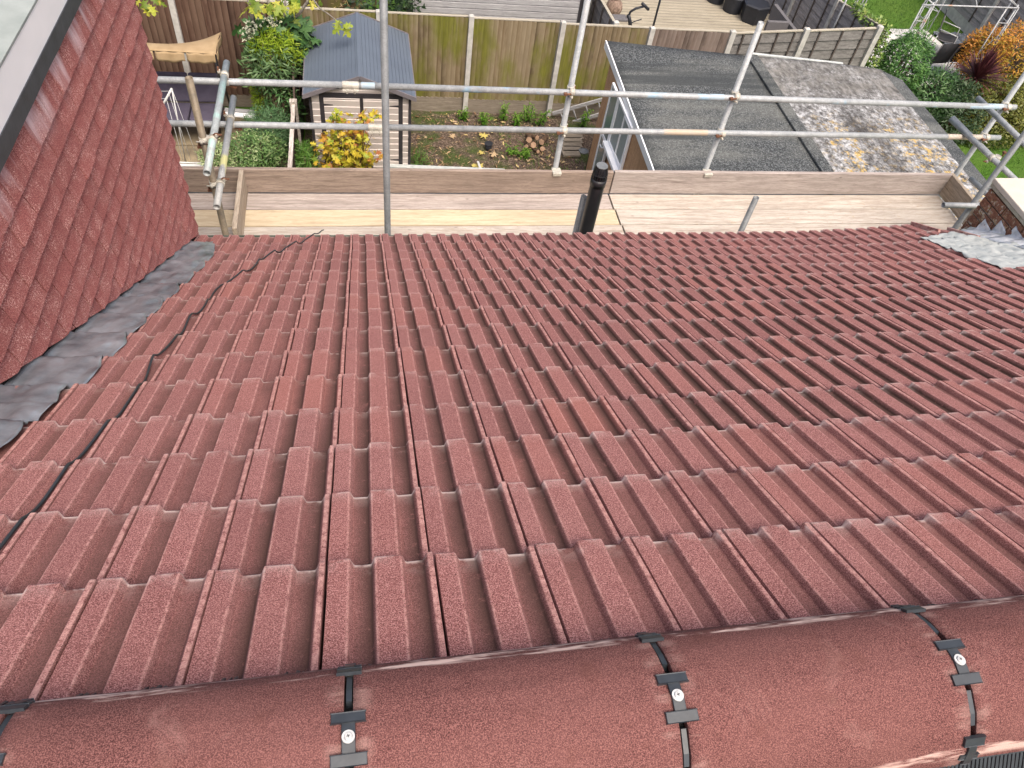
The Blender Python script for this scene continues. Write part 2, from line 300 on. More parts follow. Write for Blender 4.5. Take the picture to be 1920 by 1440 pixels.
# ------------------------------------------------------------------ mesh building
class MB:
    def __init__(s): s.v = []; s.f = []; s.a = {}; s.sm = []
    def add(s, vs, fs, smooth=False, **attrs):
        o = len(s.v); s.v += [tuple(map(float, p)) for p in vs]; s.f += [tuple(o + i for i in f) for f in fs]; s.sm += [smooth] * len(fs)
        for k, val in attrs.items():
            L = s.a.setdefault(k, []); L += [(0, 0, 0)] * (o - len(L))
            if len(val) == 3 and not hasattr(val[0], '__len__'): L += [tuple(val)] * len(vs)
            else: L += [tuple(q) for q in val]
        return s
    def box(s, lo, hi, M_=None, **at):
        x0, y0, z0 = lo; x1, y1, z1 = hi
        vs = [(x0, y0, z0), (x1, y0, z0), (x1, y1, z0), (x0, y1, z0), (x0, y0, z1), (x1, y0, z1), (x1, y1, z1), (x0, y1, z1)]
        if M_ is not None: vs = [tuple(M_ @ Vector(p)) for p in vs]
        return s.add(vs, [(0, 3, 2, 1), (4, 5, 6, 7), (0, 1, 5, 4), (1, 2, 6, 5), (2, 3, 7, 6), (3, 0, 4, 7)], **at)
    def beam(s, p, q, w_, h_, up=(0, 0, 1), **at):
        """rectangular bar from p to q; w_ sideways, h_ along up"""
        p = Vector(p); q = Vector(q); d = (q - p); L = d.length; d.normalize(); up = Vector(up)
        sd_ = d.cross(up)
        if sd_.length < 1e-4: sd_ = d.cross(Vector((1, 0, 0)))
        sd_.normalize(); u = sd_.cross(d); Mx = Matrix(((d.x, sd_.x, u.x, p.x), (d.y, sd_.y, u.y, p.y), (d.z, sd_.z, u.z, p.z), (0, 0, 0, 1)))
        return s.box((0, -w_ / 2, -h_ / 2), (L, w_ / 2, h_ / 2), Mx, **at)
    def tube(s, p, q, r, n=16, r2=None, hollow=0.0, cap=True, **at):
        p = Vector(p); q = Vector(q); d = (q - p).normalized(); a = d.orthogonal().normalized(); b = d.cross(a); r2 = r if r2 is None else r2
        vs = []; fs = []
        rings = [(p, r), (q, r2)]
        if hollow: rings += [(q, r2 - hollow), (q - d * min(0.25, (q - p).length * 0.45), r2 - hollow)]; rings = [(p + d * min(0.25, (q - p).length * 0.45), r - hollow), (p, r - hollow)] + rings
        for c, rr in rings:
            for i in range(n):
                t = 2 * math.pi * i / n; vs.append(c + (a * math.cos(t) + b * math.sin(t)) * rr)
        for k in range(len(rings) - 1):
            for i in range(n): j = (i + 1) % n; fs.append((k * n + i, k * n + j, (k + 1) * n + j, (k + 1) * n + i))
        s.add(vs, fs, True, **at)
        if cap:
            m_ = len(rings) - 1; o = len(s.v) - len(vs)
            s.f += [tuple(o + i for i in range(n))[::-1], tuple(o + m_ * n + i for i in range(n))]; s.sm += [False, False]
        return s
    def path(s, pts, r, n=8, taper=1.0, **at):
        """round bar through points (smooth joints)"""
        P = [Vector(p) for p in pts]; N = len(P); vs = []; fs = []; ref = None
        for k in range(N):
            d = (P[min(k + 1, N - 1)] - P[max(k - 1, 0)]).normalized()
            if ref is None: ref = d.orthogonal().normalized()
            a = (ref - d * ref.dot(d)).normalized(); ref = a; b = d.cross(a)
            rr = (r[k] if hasattr(r, '__len__') else r * (1 + (taper - 1) * k / max(1, N - 1)))
            for i in range(n):
                t = 2 * math.pi * i / n; vs.append(P[k] + (a * math.cos(t) + b * math.sin(t)) * rr)
        for k in range(N - 1):
            for i in range(n): j = (i + 1) % n; fs.append((k * n + i, k * n + j, (k + 1) * n + j, (k + 1) * n + i))
        fs += [tuple(range(n))[::-1], tuple((N - 1) * n + i for i in range(n))]
        return s.add(vs, fs, True, **at)
    def grid(s, F_, nu, nv, thick=0.0, smooth=True, at=None):
        """F_(i,j)->point"""
        vs = [F_(i, j) for i in range(nu) for j in range(nv)]
        fs = [(i * nv + j, (i + 1) * nv + j, (i + 1) * nv + j + 1, i * nv + j + 1) for i in range(nu - 1) for j in range(nv - 1)]
        kw = {k: [g(i, j) for i in range(nu) for j in range(nv)] for k, g in (at or {}).items()}
        return s.add(vs, fs, smooth, **kw)
    def make(s, name, mat, parent=None, label=None, solid=0.0, bevel=0.0, origin=None):
        me = bpy.data.meshes.new(name)
        V = np.array(s.v, float).reshape(-1, 3)
        off = np.zeros(3)
        if parent is not None: off = np.array(world_loc(parent))
        o = bpy.data.objects.new(name, me)
        if parent is None:
            off = np.array(origin if origin is not None else ((V[:, 0].min() + V[:, 0].max()) / 2, (V[:, 1].min() + V[:, 1].max()) / 2, V[:, 2].min()))
            o.location = off
        else:
            o.parent = parent
        me.from_pydata((V - off).tolist(), [], s.f)
        me.polygons.foreach_set('use_smooth', s.sm)
        for k, L in s.a.items():
            L = L + [(0, 0, 0)] * (len(s.v) - len(L)); ca = me.color_attributes.new(k, 'FLOAT_COLOR', 'POINT')
            arr = np.ones((len(L), 4), np.float32); arr[:, :3] = L; ca.data.foreach_set('color', arr.ravel())
        me.materials.append(M[mat] if isinstance(mat, str) else mat)
        me.update()
        COL.objects.link(o)
        if solid:
            md = o.modifiers.new('solid', 'SOLIDIFY'); md.thickness = solid; md.offset = 0
        if bevel:
            md = o.modifiers.new('bevel', 'BEVEL'); md.width = bevel; md.segments = 2; md.limit_method = 'ANGLE'; md.angle_limit = 0.7
        if label: o['label'] = label
        return o
def world_loc(o):
    l = Vector(o.location)
    while o.parent is not None: o = o.parent; l += Vector(o.location)
    return l
def tag(o, label, cat, group=None, kind=None):
    o['label'] = label; o['category'] = cat
    if group: o['group'] = group
    if kind: o['kind'] = kind
    return o
def struct(o): o['kind'] = 'structure'; return o
def thing(name, label, cat, loc, group=None):
    o = bpy.data.objects.new(name, None); COL.objects.link(o); o.location = loc; o.empty_display_size = 0.1
    return tag(o, label, cat, group)
def vnoise(x, y, z=0.0, sc=1.0):
    from mathutils import noise
    return noise.noise(Vector((x * sc, y * sc, z * sc)))

# ------------------------------------------------------------------ THE HOUSE ROOF
GAU = 0.293976
DV = [-0.0278, -0.0152, 0.0071, 0.0285, 0.0111, 0.0167, 0.0044, -0.0029, -0.0033, -0.0101, 0.0, -0.0062, 0.0, 0.0, -0.0023]
DU = [0.0009, -0.0028, -0.0032, -0.0002, 0.0017, 0.0027, 0.0019, 0.0024, 0.0009, -0.0002, 0.0, -0.0006, 0.0, 0.0, -0.0035]
def tail(k): return (14 - k) * GAU + DV[k] if k >= 0 else (14 - k) * GAU + DV[0]
def sag(u, v):
    vv = v / 4.0; vv = max(vv, 0); kick = max(0, min(1, (u - 3.0) / 1.4)); kick = kick * kick * 0.055 * max(0, min(1, 1.25 - v / 2.4))
    return ((vv * vv - vv) * 0.11454 - 0.00847 * (u / 1.2) * vv) * 0.6667 + kick
def RP(u, v, n=0.0):
    s = sag(u, v) + n
    return (u, -v * COSP + s * SINP, v * SINP + s * COSP)
# cross profile of one tile (0..1 of the 200 mm cover), pans 19 mm below the rolls
PAN = -0.0165
PROF = [(0.006, -0.006), (0.012, 0), (0.030, 0), (0.176, 0), (0.192, 0), (0.206, -0.0015), (0.240, PAN + 0.0015), (0.252, PAN), (0.392, PAN), (0.404, PAN + 0.0015), (0.432, -0.0015), (0.442, 0), (0.458, 0),
        (0.666, 0), (0.682, 0), (0.696, -0.0015), (0.726, PAN + 0.0015), (0.738, PAN), (0.884, PAN), (0.896, PAN + 0.0015), (0.928, -0.0015), (0.938, 0.0005), (0.984, 0.0005), (0.990, -0.006)]
def prof(t):
    t = t % 1.0
    for (a, x), (b, y) in zip(PROF, PROF[1:]):
        if a <= t <= b: return x + (y - x) * (t - a) / (b - a)
    return 0.0
LIFT = 0.026
def surf(u, v):
    """height of the tile surface above the roll-top datum"""
    kk = 14
    for k in range(14, -1, -1):
        if v >= tail(k): kk = k
    return prof((u - DU[kk]) / 0.2) - LIFT * (v - tail(kk)) / GAU
U0, U1 = -1.06, 4.60
def tile_course(mb, k, u_lo, u_hi, mirror=None, vtop=None, exact=None):
    rng = random.Random(100 + k)
    vt = tail(k); vh = (tail(k - 1) if k > 0 else 4.42) + 0.06
    if vtop: vh = vtop
    # how dirty the pans are: clean in the three highest courses on the right
    j0 = math.floor(u_lo / 0.2) - 1; j1 = math.ceil(u_hi / 0.2) + 1
    vs_rows = [0.0, 0.004, 0.012, 0.07, 0.16, 0.25, 0.9999]
    for j in range(j0, j1):
        du = DU[max(k, 0)] + rng.uniform(-.0012, .0012); dn = rng.uniform(-.0015, .0015); rt_ = rng.uniform(-.0008, .0008); dvt = rng.uniform(-.0025, .0025)
        rnd = rng.random(); tint = (rnd, 0, 0)
        prot = PROF
        L = vh - vt; P = []; A1 = []; A2 = []
        for r_i, f in enumerate(vs_rows):
            dd = f * L if r_i > 2 else f
            if r_i >= 3: dd = min(L, [0.05, 0.12, 0.2, L][r_i - 3])
            for c_i, (t, h) in enumerate(prot):
                u = (j + t) * 0.2 + du + rt_ * dd / 0.3
                vv = vt + dvt + dd
                hh = h - LIFT * dd / GAU + dn - (0.0016 if r_i == 0 else 0)
                hh += 0.0007 * math.sin(37 * u + 23 * vv + j)
                P.append(RP(u, vv, hh))
                pan = 1.0 if 0.22 < t < 0.42 or 0.70 < t < 0.90 else 0.0
                side = 1.0 if (t in (0.392, 0.404, 0.884, 0.896)) else (0.05 if pan else 0.0)
                A1.append((rnd, t, 1.0 if (0.245 < t < 0.405 or 0.735 < t < 0.897) else 0.0))
                dirty = side
                cl = 1.0
                if k >= 3 and k <= 10 and u > 0.9: cl = 1.35
                if k <= 2 and u > 0.45 + 0.12 * k: cl = 0.12
                if k == 3 and u > 1.9: cl = 0.2
                if u > 1.9 and v_clean(u, vv): cl *= 0.25
                if u < -0.2: cl *= 0.35
                if k >= 12: cl *= 0.7
                e = 1.0 if (r_i <= 1 and pan) else (0.55 if r_i <= 1 else (0.18 if r_i == 2 else 0.0))
                if r_i == 2 and t in (0.432, 0.442, 0.928): e = 0.9
                ar = 0.8 if t in (0.192, 0.442, 0.682, 0.938, 0.984) else (0.25 if t in (0.206, 0.432, 0.696) else 0.0)
                A2.append((dirty * cl * (0.9 if r_i < 6 else 0.6), e * (0.6 if u < 2.5 else 0.9), ar))
        n = len(prot); R_n = len(vs_rows)
        # tail face: drop to the underside
        base = len(P)
        for c_i, (t, h) in enumerate(prot):
            u = (j + t) * 0.2 + du; P.append(RP(u, vt + dvt + 0.001, h - 0.036 + dn)); A1.append((rnd, t, 0)); A2.append((0.2, 0.1, 0))
        # side faces
        sb = len(P)
        for c_i in (0, n - 1):
            for r_i, f in enumerate(vs_rows):
                dd = f * L if r_i > 2 else f
                if r_i >= 3: dd = min(L, [0.05, 0.12, 0.2, L][r_i - 3])
                t, h = prot[c_i]; P.append(RP((j + t) * 0.2 + du + rt_ * dd / 0.3, vt + dvt + dd, h - 0.034 - LIFT * dd / GAU)); A1.append((rnd, t, 0)); A2.append((0.9, 0, 0))
        if mirror is not None: P = [(x, 2 * mirror - y, z + (exact or 0)) for x, y, z in P]
        F_ = []
        for r_i in range(R_n - 1):
            for c in range(n - 1):
                u_mid = (j + (prot[c][0] + prot[c + 1][0]) / 2) * 0.2
                if u_mid < u_lo or u_mid > u_hi: continue
                a = r_i * n + c; F_.append((a, a + 1, a + n + 1, a + n))
        for c in range(n - 1):
            u_mid = (j + (prot[c][0] + prot[c + 1][0]) / 2) * 0.2
            if u_mid < u_lo or u_mid > u_hi: continue
            F_.append((base + c, base + c + 1, c + 1, c))
        for s_i, c in enumerate((0, n - 1)):
            u_c = (j + prot[c][0]) * 0.2
            if u_c < u_lo or u_c > u_hi: continue
            for r_i in range(R_n - 1):
                a = sb + s_i * R_n + r_i; b = r_i * n + c; q = (a, a + 1, b + n, b); F_.append(q if s_i else q[::-1])
        if F_: mb.add(P, F_, False, tile=A1, worn=A2)
def v_clean(u, v): return v < 1.4 and u > 2.6

house = thing('house', 'house with red interlocking concrete tile roof, tile hung dormer cheek and brick chimney', 'house', (1.5, -2.0, ZG))
mb = MB()
for k in range(14, -1, -1):
    u_hi = 4.60
    if k == 14: u_hi = 4.37
    if k == 13: u_hi = 4.455
    tile_course(mb, k, -1.06, u_hi)
roof = mb.make('tiled_roof', 'tile', house, 'red concrete tiled roof slope running down to the gutter')
YR = -3.845
mb = MB()
for k in (2, 1, 0): tile_course(mb, k, -1.2, 2.6, mirror=YR, exact=0.0)
mb.make('tiled_roof', 'tile', house, 'far side of the tiled roof beyond the ridge')
mb = MB()
mb.grid(lambda i, j: RP(-1.9 + 6.5 * i / 12, 0.02 + 4.48 * j / 20, -0.105), 13, 21)
mb.add([(-1.9, 2 * YR - RP(0, 3.4, 0)[1], RP(0, 3.4, -0.07)[2]), (4.6, 2 * YR - RP(0, 3.4, 0)[1], RP(0, 3.4, -0.07)[2]), (4.6, YR, RP(0, 4.5, -0.07)[2]), (-1.9, YR, RP(0, 4.5, -0.07)[2])], [(0, 1, 2, 3)])
mb.make('roof_underlay', 'under', house, solid=0.01)
# orange clay-coloured verge strips where the roof ends on the right
mb = MB()
for k in (14, 13):
    a = tail(k) + 0.0; b = tail(k) + GAU + 0.02; uu = 4.372 if k == 14 else 4.458
    mb.beam(RP(uu, a, -0.002), RP(uu, b, -0.012), 0.02, 0.035, up=tuple(ROOFN), tile=(0.98, 0.5, 0.5), worn=(0, 0.3, 0.6))
mb.make('verge_strip', 'tile', house)
# house body
mb = MB(); mb.box((-6.0, -7.6, ZG), (4.50, -0.12, -0.22))
mb.add([(4.5, -7.6, -0.22), (4.5, -0.12, -0.22), (4.5, -0.12, -0.10), (4.5, YR, 2.15), (4.5, -7.55, -0.10)], [(0, 1, 2, 3, 4)])
mb.make('wall', 'sill', house)
# gutter with its moss
mb = MB(); prf = [(0.002, -0.066), (0.004, -0.11), (0.02, -0.150), (0.055, -0.158), (0.080, -0.128), (0.088, -0.082), (0.094, -0.078), (0.093, -0.084)]
mb.grid(lambda i, j: (-1.95 + 6.3 * i / 20, prf[j][0], prf[j][1] - 0.008 * (6.3 * i / 20)), 21, len(prf))
mb.make('gutter', 'gutter', house, solid=0.003)
mb = MB(); mb.grid(lambda i, j: (-1.95 + 6.25 * i / 260, 0.006 + 0.078 * j / 6, -0.112 - 0.008 * (6.25 * i / 260) + 0.03 * vnoise(i * 0.31, j * 0.7, 1.2) + 0.012 * vnoise(i * 1.3, j * 1.9, 4.2)), 261, 7)
mb.make('gutter_moss', 'debris', house)

# ridge tiles: profile across (y, z)
RPF = [(-3.722, 2.350), (-3.727, 2.372), (-3.737, 2.396), (-3.752, 2.415), (-3.775, 2.433), (-3.805, 2.448), (-3.845, 2.455), (-3.885, 2.448), (-3.915, 2.433), (-3.938, 2.413), (-3.953, 2.392), (-3.963, 2.370), (-3.968, 2.346)]
def rpt(x, i, off):
    i0 = max(0, min(len(RPF) - 2, int(math.floor(i)))); f = i - i0
    a, b = RPF[i0], RPF[i0 + 1]; y = a[0] + (b[0] - a[0]) * f; z = a[1] + (b[1] - a[1]) * f
    j0 = max(0, i0 - 1); j1 = min(len(RPF) - 1, i0 + 2); dy = RPF[j1][0] - RPF[j0][0]; dz = RPF[j1][1] - RPF[j0][1]; l = math.hypot(dy, dz)
    return (x, y + dz / l * off, z - dy / l * off)
JX = [0.05 + 0.4545 * n for n in range(-4, 6)]; JX[3] = -0.386
rng = random.Random(5)
for n in range(len(JX) - 1):
    mb = MB(); x0 = JX[n] + 0.0062; x1 = JX[n + 1] - 0.0062; tl = rng.uniform(-0.0015, 0.0015); nr = 30; npf = (len(RPF) - 1) * 3 + 1
    def F_(i, j, top=0.0):
        x = x0 + (x1 - x0) * i / (nr - 1); q = rpt(x, j / 3, top + tl + 0.0008 * vnoise(x * 3, j * 0.2, n) + 0.0012 * vnoise(x * 12, j * 0.5, n)); return q
    mb.grid(lambda i, j: F_(i, j), nr, npf, at=dict(worn=lambda i, j: (1.0 if 4 <= j <= 8 else (0.55 if j >= npf - 7 and j < npf - 4 else 0.12 if (i < 2 or i > nr - 3) else 0.0), 0, 0)))
    o0 = len(mb.v); mb.grid(lambda i, j: F_(i, j, -0.013), nr, npf)
    for i in (0, nr - 1):
        for j in range(npf - 1):
            a = i * npf + j; b = o0 + a; q = (a, a + 1, b + 1, b); mb.f.append(q if i == 0 else q[::-1]); mb.sm.append(False)
    for j in (0, npf - 1):
        for i in range(nr - 1):
            a = i * npf + j; b = o0 + a; q = (a, a + npf, b + npf, b); mb.f.append(q); mb.sm.append(False)
    mb.make('ridge_tile', 'ridge', house)
# plastic ridge unions with their clamps and screws
def arcstrip(mb, xa, xb, i0, i1, off, th):
    n = 14; vs = []
    for s in range(n):
        i = i0 + (i1 - i0) * s / (n - 1)
        for x, o_ in ((xa, off), (xb, off), (xb, off + th), (xa, off + th)): vs.append(rpt(x, i, o_))
    fs = []
    for s in range(n - 1):
        for c in range(4): a = s * 4 + c; b = s * 4 + (c + 1) % 4; fs.append((a, b, b + 4, a + 4))
    fs += [(0, 1, 2, 3), (4 * n - 1, 4 * n - 2, 4 * n - 3, 4 * n - 4)]
    mb.add(vs, fs)
for n, X in enumerate(JX[1:-1]):
    mb = MB(); arcstrip(mb, X - 0.022, X + 0.022, 0.2, 11.9, -0.022, 0.006)
    base = mb.make('ridge_union', 'darkgap', house)
    for i0, i1 in ((3.0, 4.6), (7.0, 8.6)):
        mb = MB(); arcstrip(mb, X - 0.0035, X + 0.0045, i0, i1, -0.016, 0.014); mb.make('union_bar', 'black', base, bevel=0.0008)
    mb = MB()
    def bar(i, x_half, ih, off=0.001, th=0.005): arcstrip(mb, X - x_half, X + x_half, i - ih, i + ih, off, th)
    bar(5.35, 0.0225, 0.17); bar(6.62, 0.0235, 0.19); arcstrip(mb, X - 0.009, X + 0.009, 5.3, 6.7, 0.000, 0.0045)
    mb.make('ridge_clamp', 'black', house, bevel=0.0012); mb = MB()
    bar(2.75, 0.017, 0.28); arcstrip(mb, X - 0.007, X + 0.007, 1.0, 2.75, 0.000, 0.005); bar(1.9, 0.016, 0.18, 0.001, 0.003)
    mb.make('ridge_clamp', 'black', house, bevel=0.0012); mb = MB()
    bar(9.35, 0.017, 0.30); arcstrip(mb, X - 0.007, X + 0.007, 9.35, 11.3, 0.000, 0.005); bar(10.6, 0.016, 0.2, 0.001, 0.003)
    mb.make('ridge_clamp', 'black', house, bevel=0.0012)
    mb = MB(); c = Vector(rpt(X, 5.97, 0.004)); nrm = (Vector(rpt(X, 5.97, 0.02)) - c).normalized()
    mb.tube(c, c + nrm * 0.0022, 0.0085, 24); mb.tube(c + nrm * 0.0022, c + nrm * 0.0042, 0.0056, 20, r2=0.0042)
    sc_ = mb.make('screw', 'screw', house)
    mb = MB(); t1 = Vector((1, 0.3, 0)).normalized(); t2 = nrm.cross(t1)
    mb.beam(c + nrm * 0.0043 - t1 * 0.0022, c + nrm * 0.0043 + t1 * 0.0022, 0.0009, 0.0006, up=nrm); mb.beam(c + nrm * 0.0043 - t2 * 0.0022, c + nrm * 0.0043 + t2 * 0.0022, 0.0009, 0.0007, up=nrm)
    mb.make('screw_slot', 'darkslot', sc_)
# black comb fillers peeping out from under the ridge tiles
def comb(pts_y, zoff, side):
    rr = random.Random(3 + side); V = []; F_ = []; x = -1.5
    def pt(x, v, n_):
        p = RP(x, v, n_); return (x, 2 * YR - p[1] - 0.004, p[2] + 0.008) if side else p
    while x < 2.9:
        t = ((x / 0.2) % 1.0); run = side == 1 or (0.74 < t < 0.90) or (0.26 < t < 0.40)
        for k, (dx, tooth) in enumerate(((0.0, 1), (0.0048 if run else 0.006, 0))):
            V += [pt(x + dx, 4.44, 0.010), pt(x + dx, 4.41, 0.002), pt(x + dx, (4.356 if side else 4.376) + rr.uniform(-.004, .004), -0.012 if side else -0.017)]
        n = len(V)
        F_.append((n - 6, n - 3, n - 2, n - 5))
        if run: F_.append((n - 5, n - 2, n - 1, n - 4))
        if n > 6: F_.append((n - 9, n - 6, n - 5, n - 8))
        x += 0.0072 if side else 0.0090
    used = sorted({i for f in F_ for i in f}); mp = {o: i for i, o in enumerate(used)}
    mb = MB(); mb.add([V[o] for o in used], [tuple(mp[i] for i in f) for f in F_]); mb.make('comb_filler', 'black', house, solid=0.003)
comb(None, 0, 0); comb(None, 0, 1)

# ------------------------------------------------------------------ dormer cheek
XC = -1.03
def cheek_top(y): return 1.905 - 0.030 * (y + 0.75)
mb = MB(); rng = random.Random(11)
GC = 0.1065; WC = 0.166
cm = MB()
roof_z = lambda y: RP(XC, -y / COSP, 0)[2]
nrow = 20
for r in range(nrow + 4):
    # course tail height at y=0; the courses fall very slightly
    z0 = 1.905 - 0.115 - r * GC
    for c in range(-1, 26):
        y1 = 0.02 - c * WC + (WC / 2 if r % 2 else 0); y0 = y1 - WC + rng.choice((0.003, 0.0045, 0.0065))
        y1 = min(y1, 0.012)
        if y1 - y0 < 0.02: continue
        ym = (y0 + y1) / 2; zt = z0 - 0.028 * (ym + 0.75)
        if zt + GC < roof_z(ym) - 0.02: continue
        zlow = lambda y: roof_z(y) + 0.012
        # quad clipped by the roof slope: left/right lower corners
        head = zt + GC + 0.03; headc = min(head, cheek_top(ym) + 0.02)
        a_out = rng.uniform(0.021, 0.0235) if rng.random() < 0.96 else 0.028; skew = rng.uniform(-0.0012, 0.0012); rnd = rng.random()
        ny = 5; nz = 5; pts = []; att = []
        for iz in range(nz):
            f = iz / (nz - 1)
            for iy in range(ny):
                g = iy / (ny - 1); y = y0 + (y1 - y0) * g
                zl = z0 - 0.028 * (y + 0.75) + skew * (g - 0.5) * 2
                zb = max(zl, zlow(y)); z = zb + (max(headc, zb + 0.001) - zb) * f
                fo = (z - zl) / (GC + 0.03)
                x = XC + a_out * (1 - fo) + 0.004 - 0.004 * (fo * fo) + 0.002 * math.sin(math.pi * g)
                pts.append((x, y, z)); wash = max(0.0, 1 - (cheek_top(y) - z) / 0.17)
                att.append((rnd, g, wash))
        n0 = len(pts)
        if max(p[2] for p in pts) - min(p[2] for p in pts) < 0.006: continue
        fs = [(i * ny + j, i * ny + j + 1, (i + 1) * ny + j + 1, (i + 1) * ny + j) for i in range(nz - 1) for j in range(ny - 1)]
        for iy in range(ny): x, y, z = pts[iy]; pts.append((x - 0.012, y, z)); att.append((rnd, 0, 0))
        fs += [(n0 + j, n0 + j + 1, j + 1, j) for j in range(ny - 1)]
        for gi in (0, ny - 1):
            b = len(pts)
            for iz in range(nz): x, y, z = pts[iz * ny + gi]; pts.append((x - 0.012, y, z)); att.append((rnd, 0, 0))
            fs += [((b + i, b + i + 1, (i + 1) * ny + gi, i * ny + gi) if gi else (i * ny + gi, (i + 1) * ny + gi, b + i + 1, b + i)) for i in range(nz - 1)]
        mb.add(pts, fs, False, tile=att)
mb.make('dormer_cheek', 'cheek', house, 'tile hung side of the dormer in small red plain tiles')
# cambered tiles on the dormer's front face, seen end-on as scallops
mb = MB()
for r in range(nrow + 1):
    z0 = 1.905 - 0.115 - r * GC
    if z0 < -0.22: break
    for c in range(14):
        x1 = XC + 0.012 - c * WC - (WC / 2 if (r % 2 and c) else 0); x0 = XC + 0.012 - (c + 1) * WC - (WC / 2 if r % 2 else 0) + 0.003
        rnd = rng.random(); nz = 8; jit = rng.uniform(0, 0.008)
        def P_(i, j): 
            f = i / (nz - 1); return (x0 + (x1 - x0) * j / 3, -0.012 + (0.034 + jit) * (1 - f) ** 0.8 - (0.030 * max(0, 0.16 - f) / 0.16), z0 + (GC + 0.01) * f - 0.0)
        mb.grid(P_, nz, 4, at=dict(tile=lambda i, j: (rnd, 0.5, 0)))
        b = len(mb.v); mb.add([P_(0, 0), P_(0, 3), (x1, -0.03, z0), (x0, -0.03, z0)], [(0, 1, 2, 3)], tile=(rnd, 0.5, 0))
        mb.add([P_(i, 3) for i in range(nz)] + [(x1, -0.03, P_(i, 3)[2]) for i in range(nz)], [(i, i + 1, nz + i + 1, nz + i) for i in range(nz - 1)], tile=(rnd, 0.5, 0))
mb.make('dormer_front', 'cheek', house, solid=0.0)
mb = MB(); mb.add([(-4.2, -0.03, -0.1), (XC + 0.001, -0.03, -0.1), (XC + 0.001, -0.03, 1.93), (-4.2, -0.03, 1.93), (-4.2, -4.2, -0.1), (XC + 0.001, -4.2, -0.1), (XC + 0.001, -4.2, 2.03), (-4.2, -4.2, 2.03)],
    [(0, 1, 2, 3), (5, 4, 7, 6), (1, 5, 6, 2), (4, 0, 3, 7), (3, 2, 6, 7)]); mb.make('dormer_wall', 'under', house)
# lead trim, white fascia, felt roof on top (they fall slightly towards the garden)
def run(name, mat, x, z0, z1, th, y0=0.10, y1=-4.3, **kw):
    mb = MB(); n = 40
    for i in range(n):
        a = y0 + (y1 - y0) * i / n; b = y0 + (y1 - y0) * (i + 1) / n
        w0 = 0.004 * vnoise(a * 4, 0, 3) * kw.get('wob', 0); w1 = 0.004 * vnoise(b * 4, 0, 3) * kw.get('wob', 0)
        ta, tb = cheek_top(a) - 1.905, cheek_top(b) - 1.905
        mb.add([(x, a, z0 + ta + w0), (x, b, z0 + tb + w1), (x, b, z1 + tb), (x, a, z1 + ta), (x - th, a, z0 + ta + w0), (x - th, b, z0 + tb + w1), (x - th, b, z1 + tb), (x - th, a, z1 + ta)],
               [(1, 0, 3, 2), (4, 5, 6, 7), (0, 1, 5, 4), (3, 7, 6, 2)] + ([(0, 4, 7, 3)] if i == 0 else []) + ([(1, 2, 6, 5)] if i == n - 1 else []))
    return mb.make(name, mat, house, kw.get('label'))
run('lead_trim', 'trim', XC + 0.036, 1.925, 1.990, 0.030, wob=2.2)
run('fascia_board', 'white', XC + 0.032, 1.990, 2.115, 0.02, label='white painted fascia board along the dormer roof')
mb = MB(); mb.add([(XC + 0.034, 0.13, 2.094), (XC + 0.034, -4.3, 2.094 + 0.133), (-4.3, -4.3, 2.26), (-4.3, 0.13, 2.13), (XC + 0.034, 0.13, 2.085), (XC + 0.034, -4.3, 2.085 + 0.133)], [(1, 0, 3, 2), (0, 1, 5, 4)])
mb.make('dormer_roof', 'dfelt', house, 'grey felt roof of the dormer')

# lead flashing dressed over the tiles beside the cheek
def lead_out(v): # outer edge of the lead (x) for a given distance up the slope
    pts = [(0.1, -0.90), (0.22, -0.885), (0.6, -0.81), (1.0, -0.80), (1.9, -0.82), (2.6, -0.805), (2.89, -0.80), (3.0, -0.835), (3.3, -0.82), (3.42, -0.845), (4.5, -0.83)]
    for (a, x), (b, y) in zip(pts, pts[1:]):
        if a <= v <= b:
            base = x + (y - x) * (v - a) / (b - a); break
    else: base = -0.82
    ph = ((v + 0.02) / GAU) % 1.0
    return base + 0.010 * math.sin(v * 21) + 0.012 * vnoise(v * 9, 2, 0) + (0.022 * (ph - 0.5))
mb = MB(); NV, NU = 420, 22
def LF(i, j):
    v = 0.20 + (4.35 - 0.20) * i / (NV - 1); f = j / (NU - 1); xo = lead_out(v); x = XC + 0.005 + (xo - XC - 0.005) * f
    hs = max(surf(x + d, v + e) for d in (-0.02, 0.0, 0.02) for e in (-0.012, 0.012)); hs2 = sum(surf(x + d, v) for d in (-0.03, -0.015, 0, 0.015, 0.03)) / 5
    h = 0.55 * hs + 0.45 * hs2 + 0.006 + 0.007 * vnoise(x * 14, v * 7, 2) + 0.004 * vnoise(x * 40, v * 16, 5)
    sheet = (v - 0.2) % 1.45; h += 0.004 * (1 - sheet / 1.45)
    h += 0.014 * max(0, (0.12 - f) / 0.12) ** 1.5
    if f > 0.9: h += 0.006 * vnoise(v * 14, 7, 1) * (f - 0.9) * 10
    return RP(x, v, h)
mb.grid(LF, NV, NU); mb.make('lead_flashing', 'lead', house, 'dark lead flashing between the dormer cheek and the tiles', solid=0.0025)

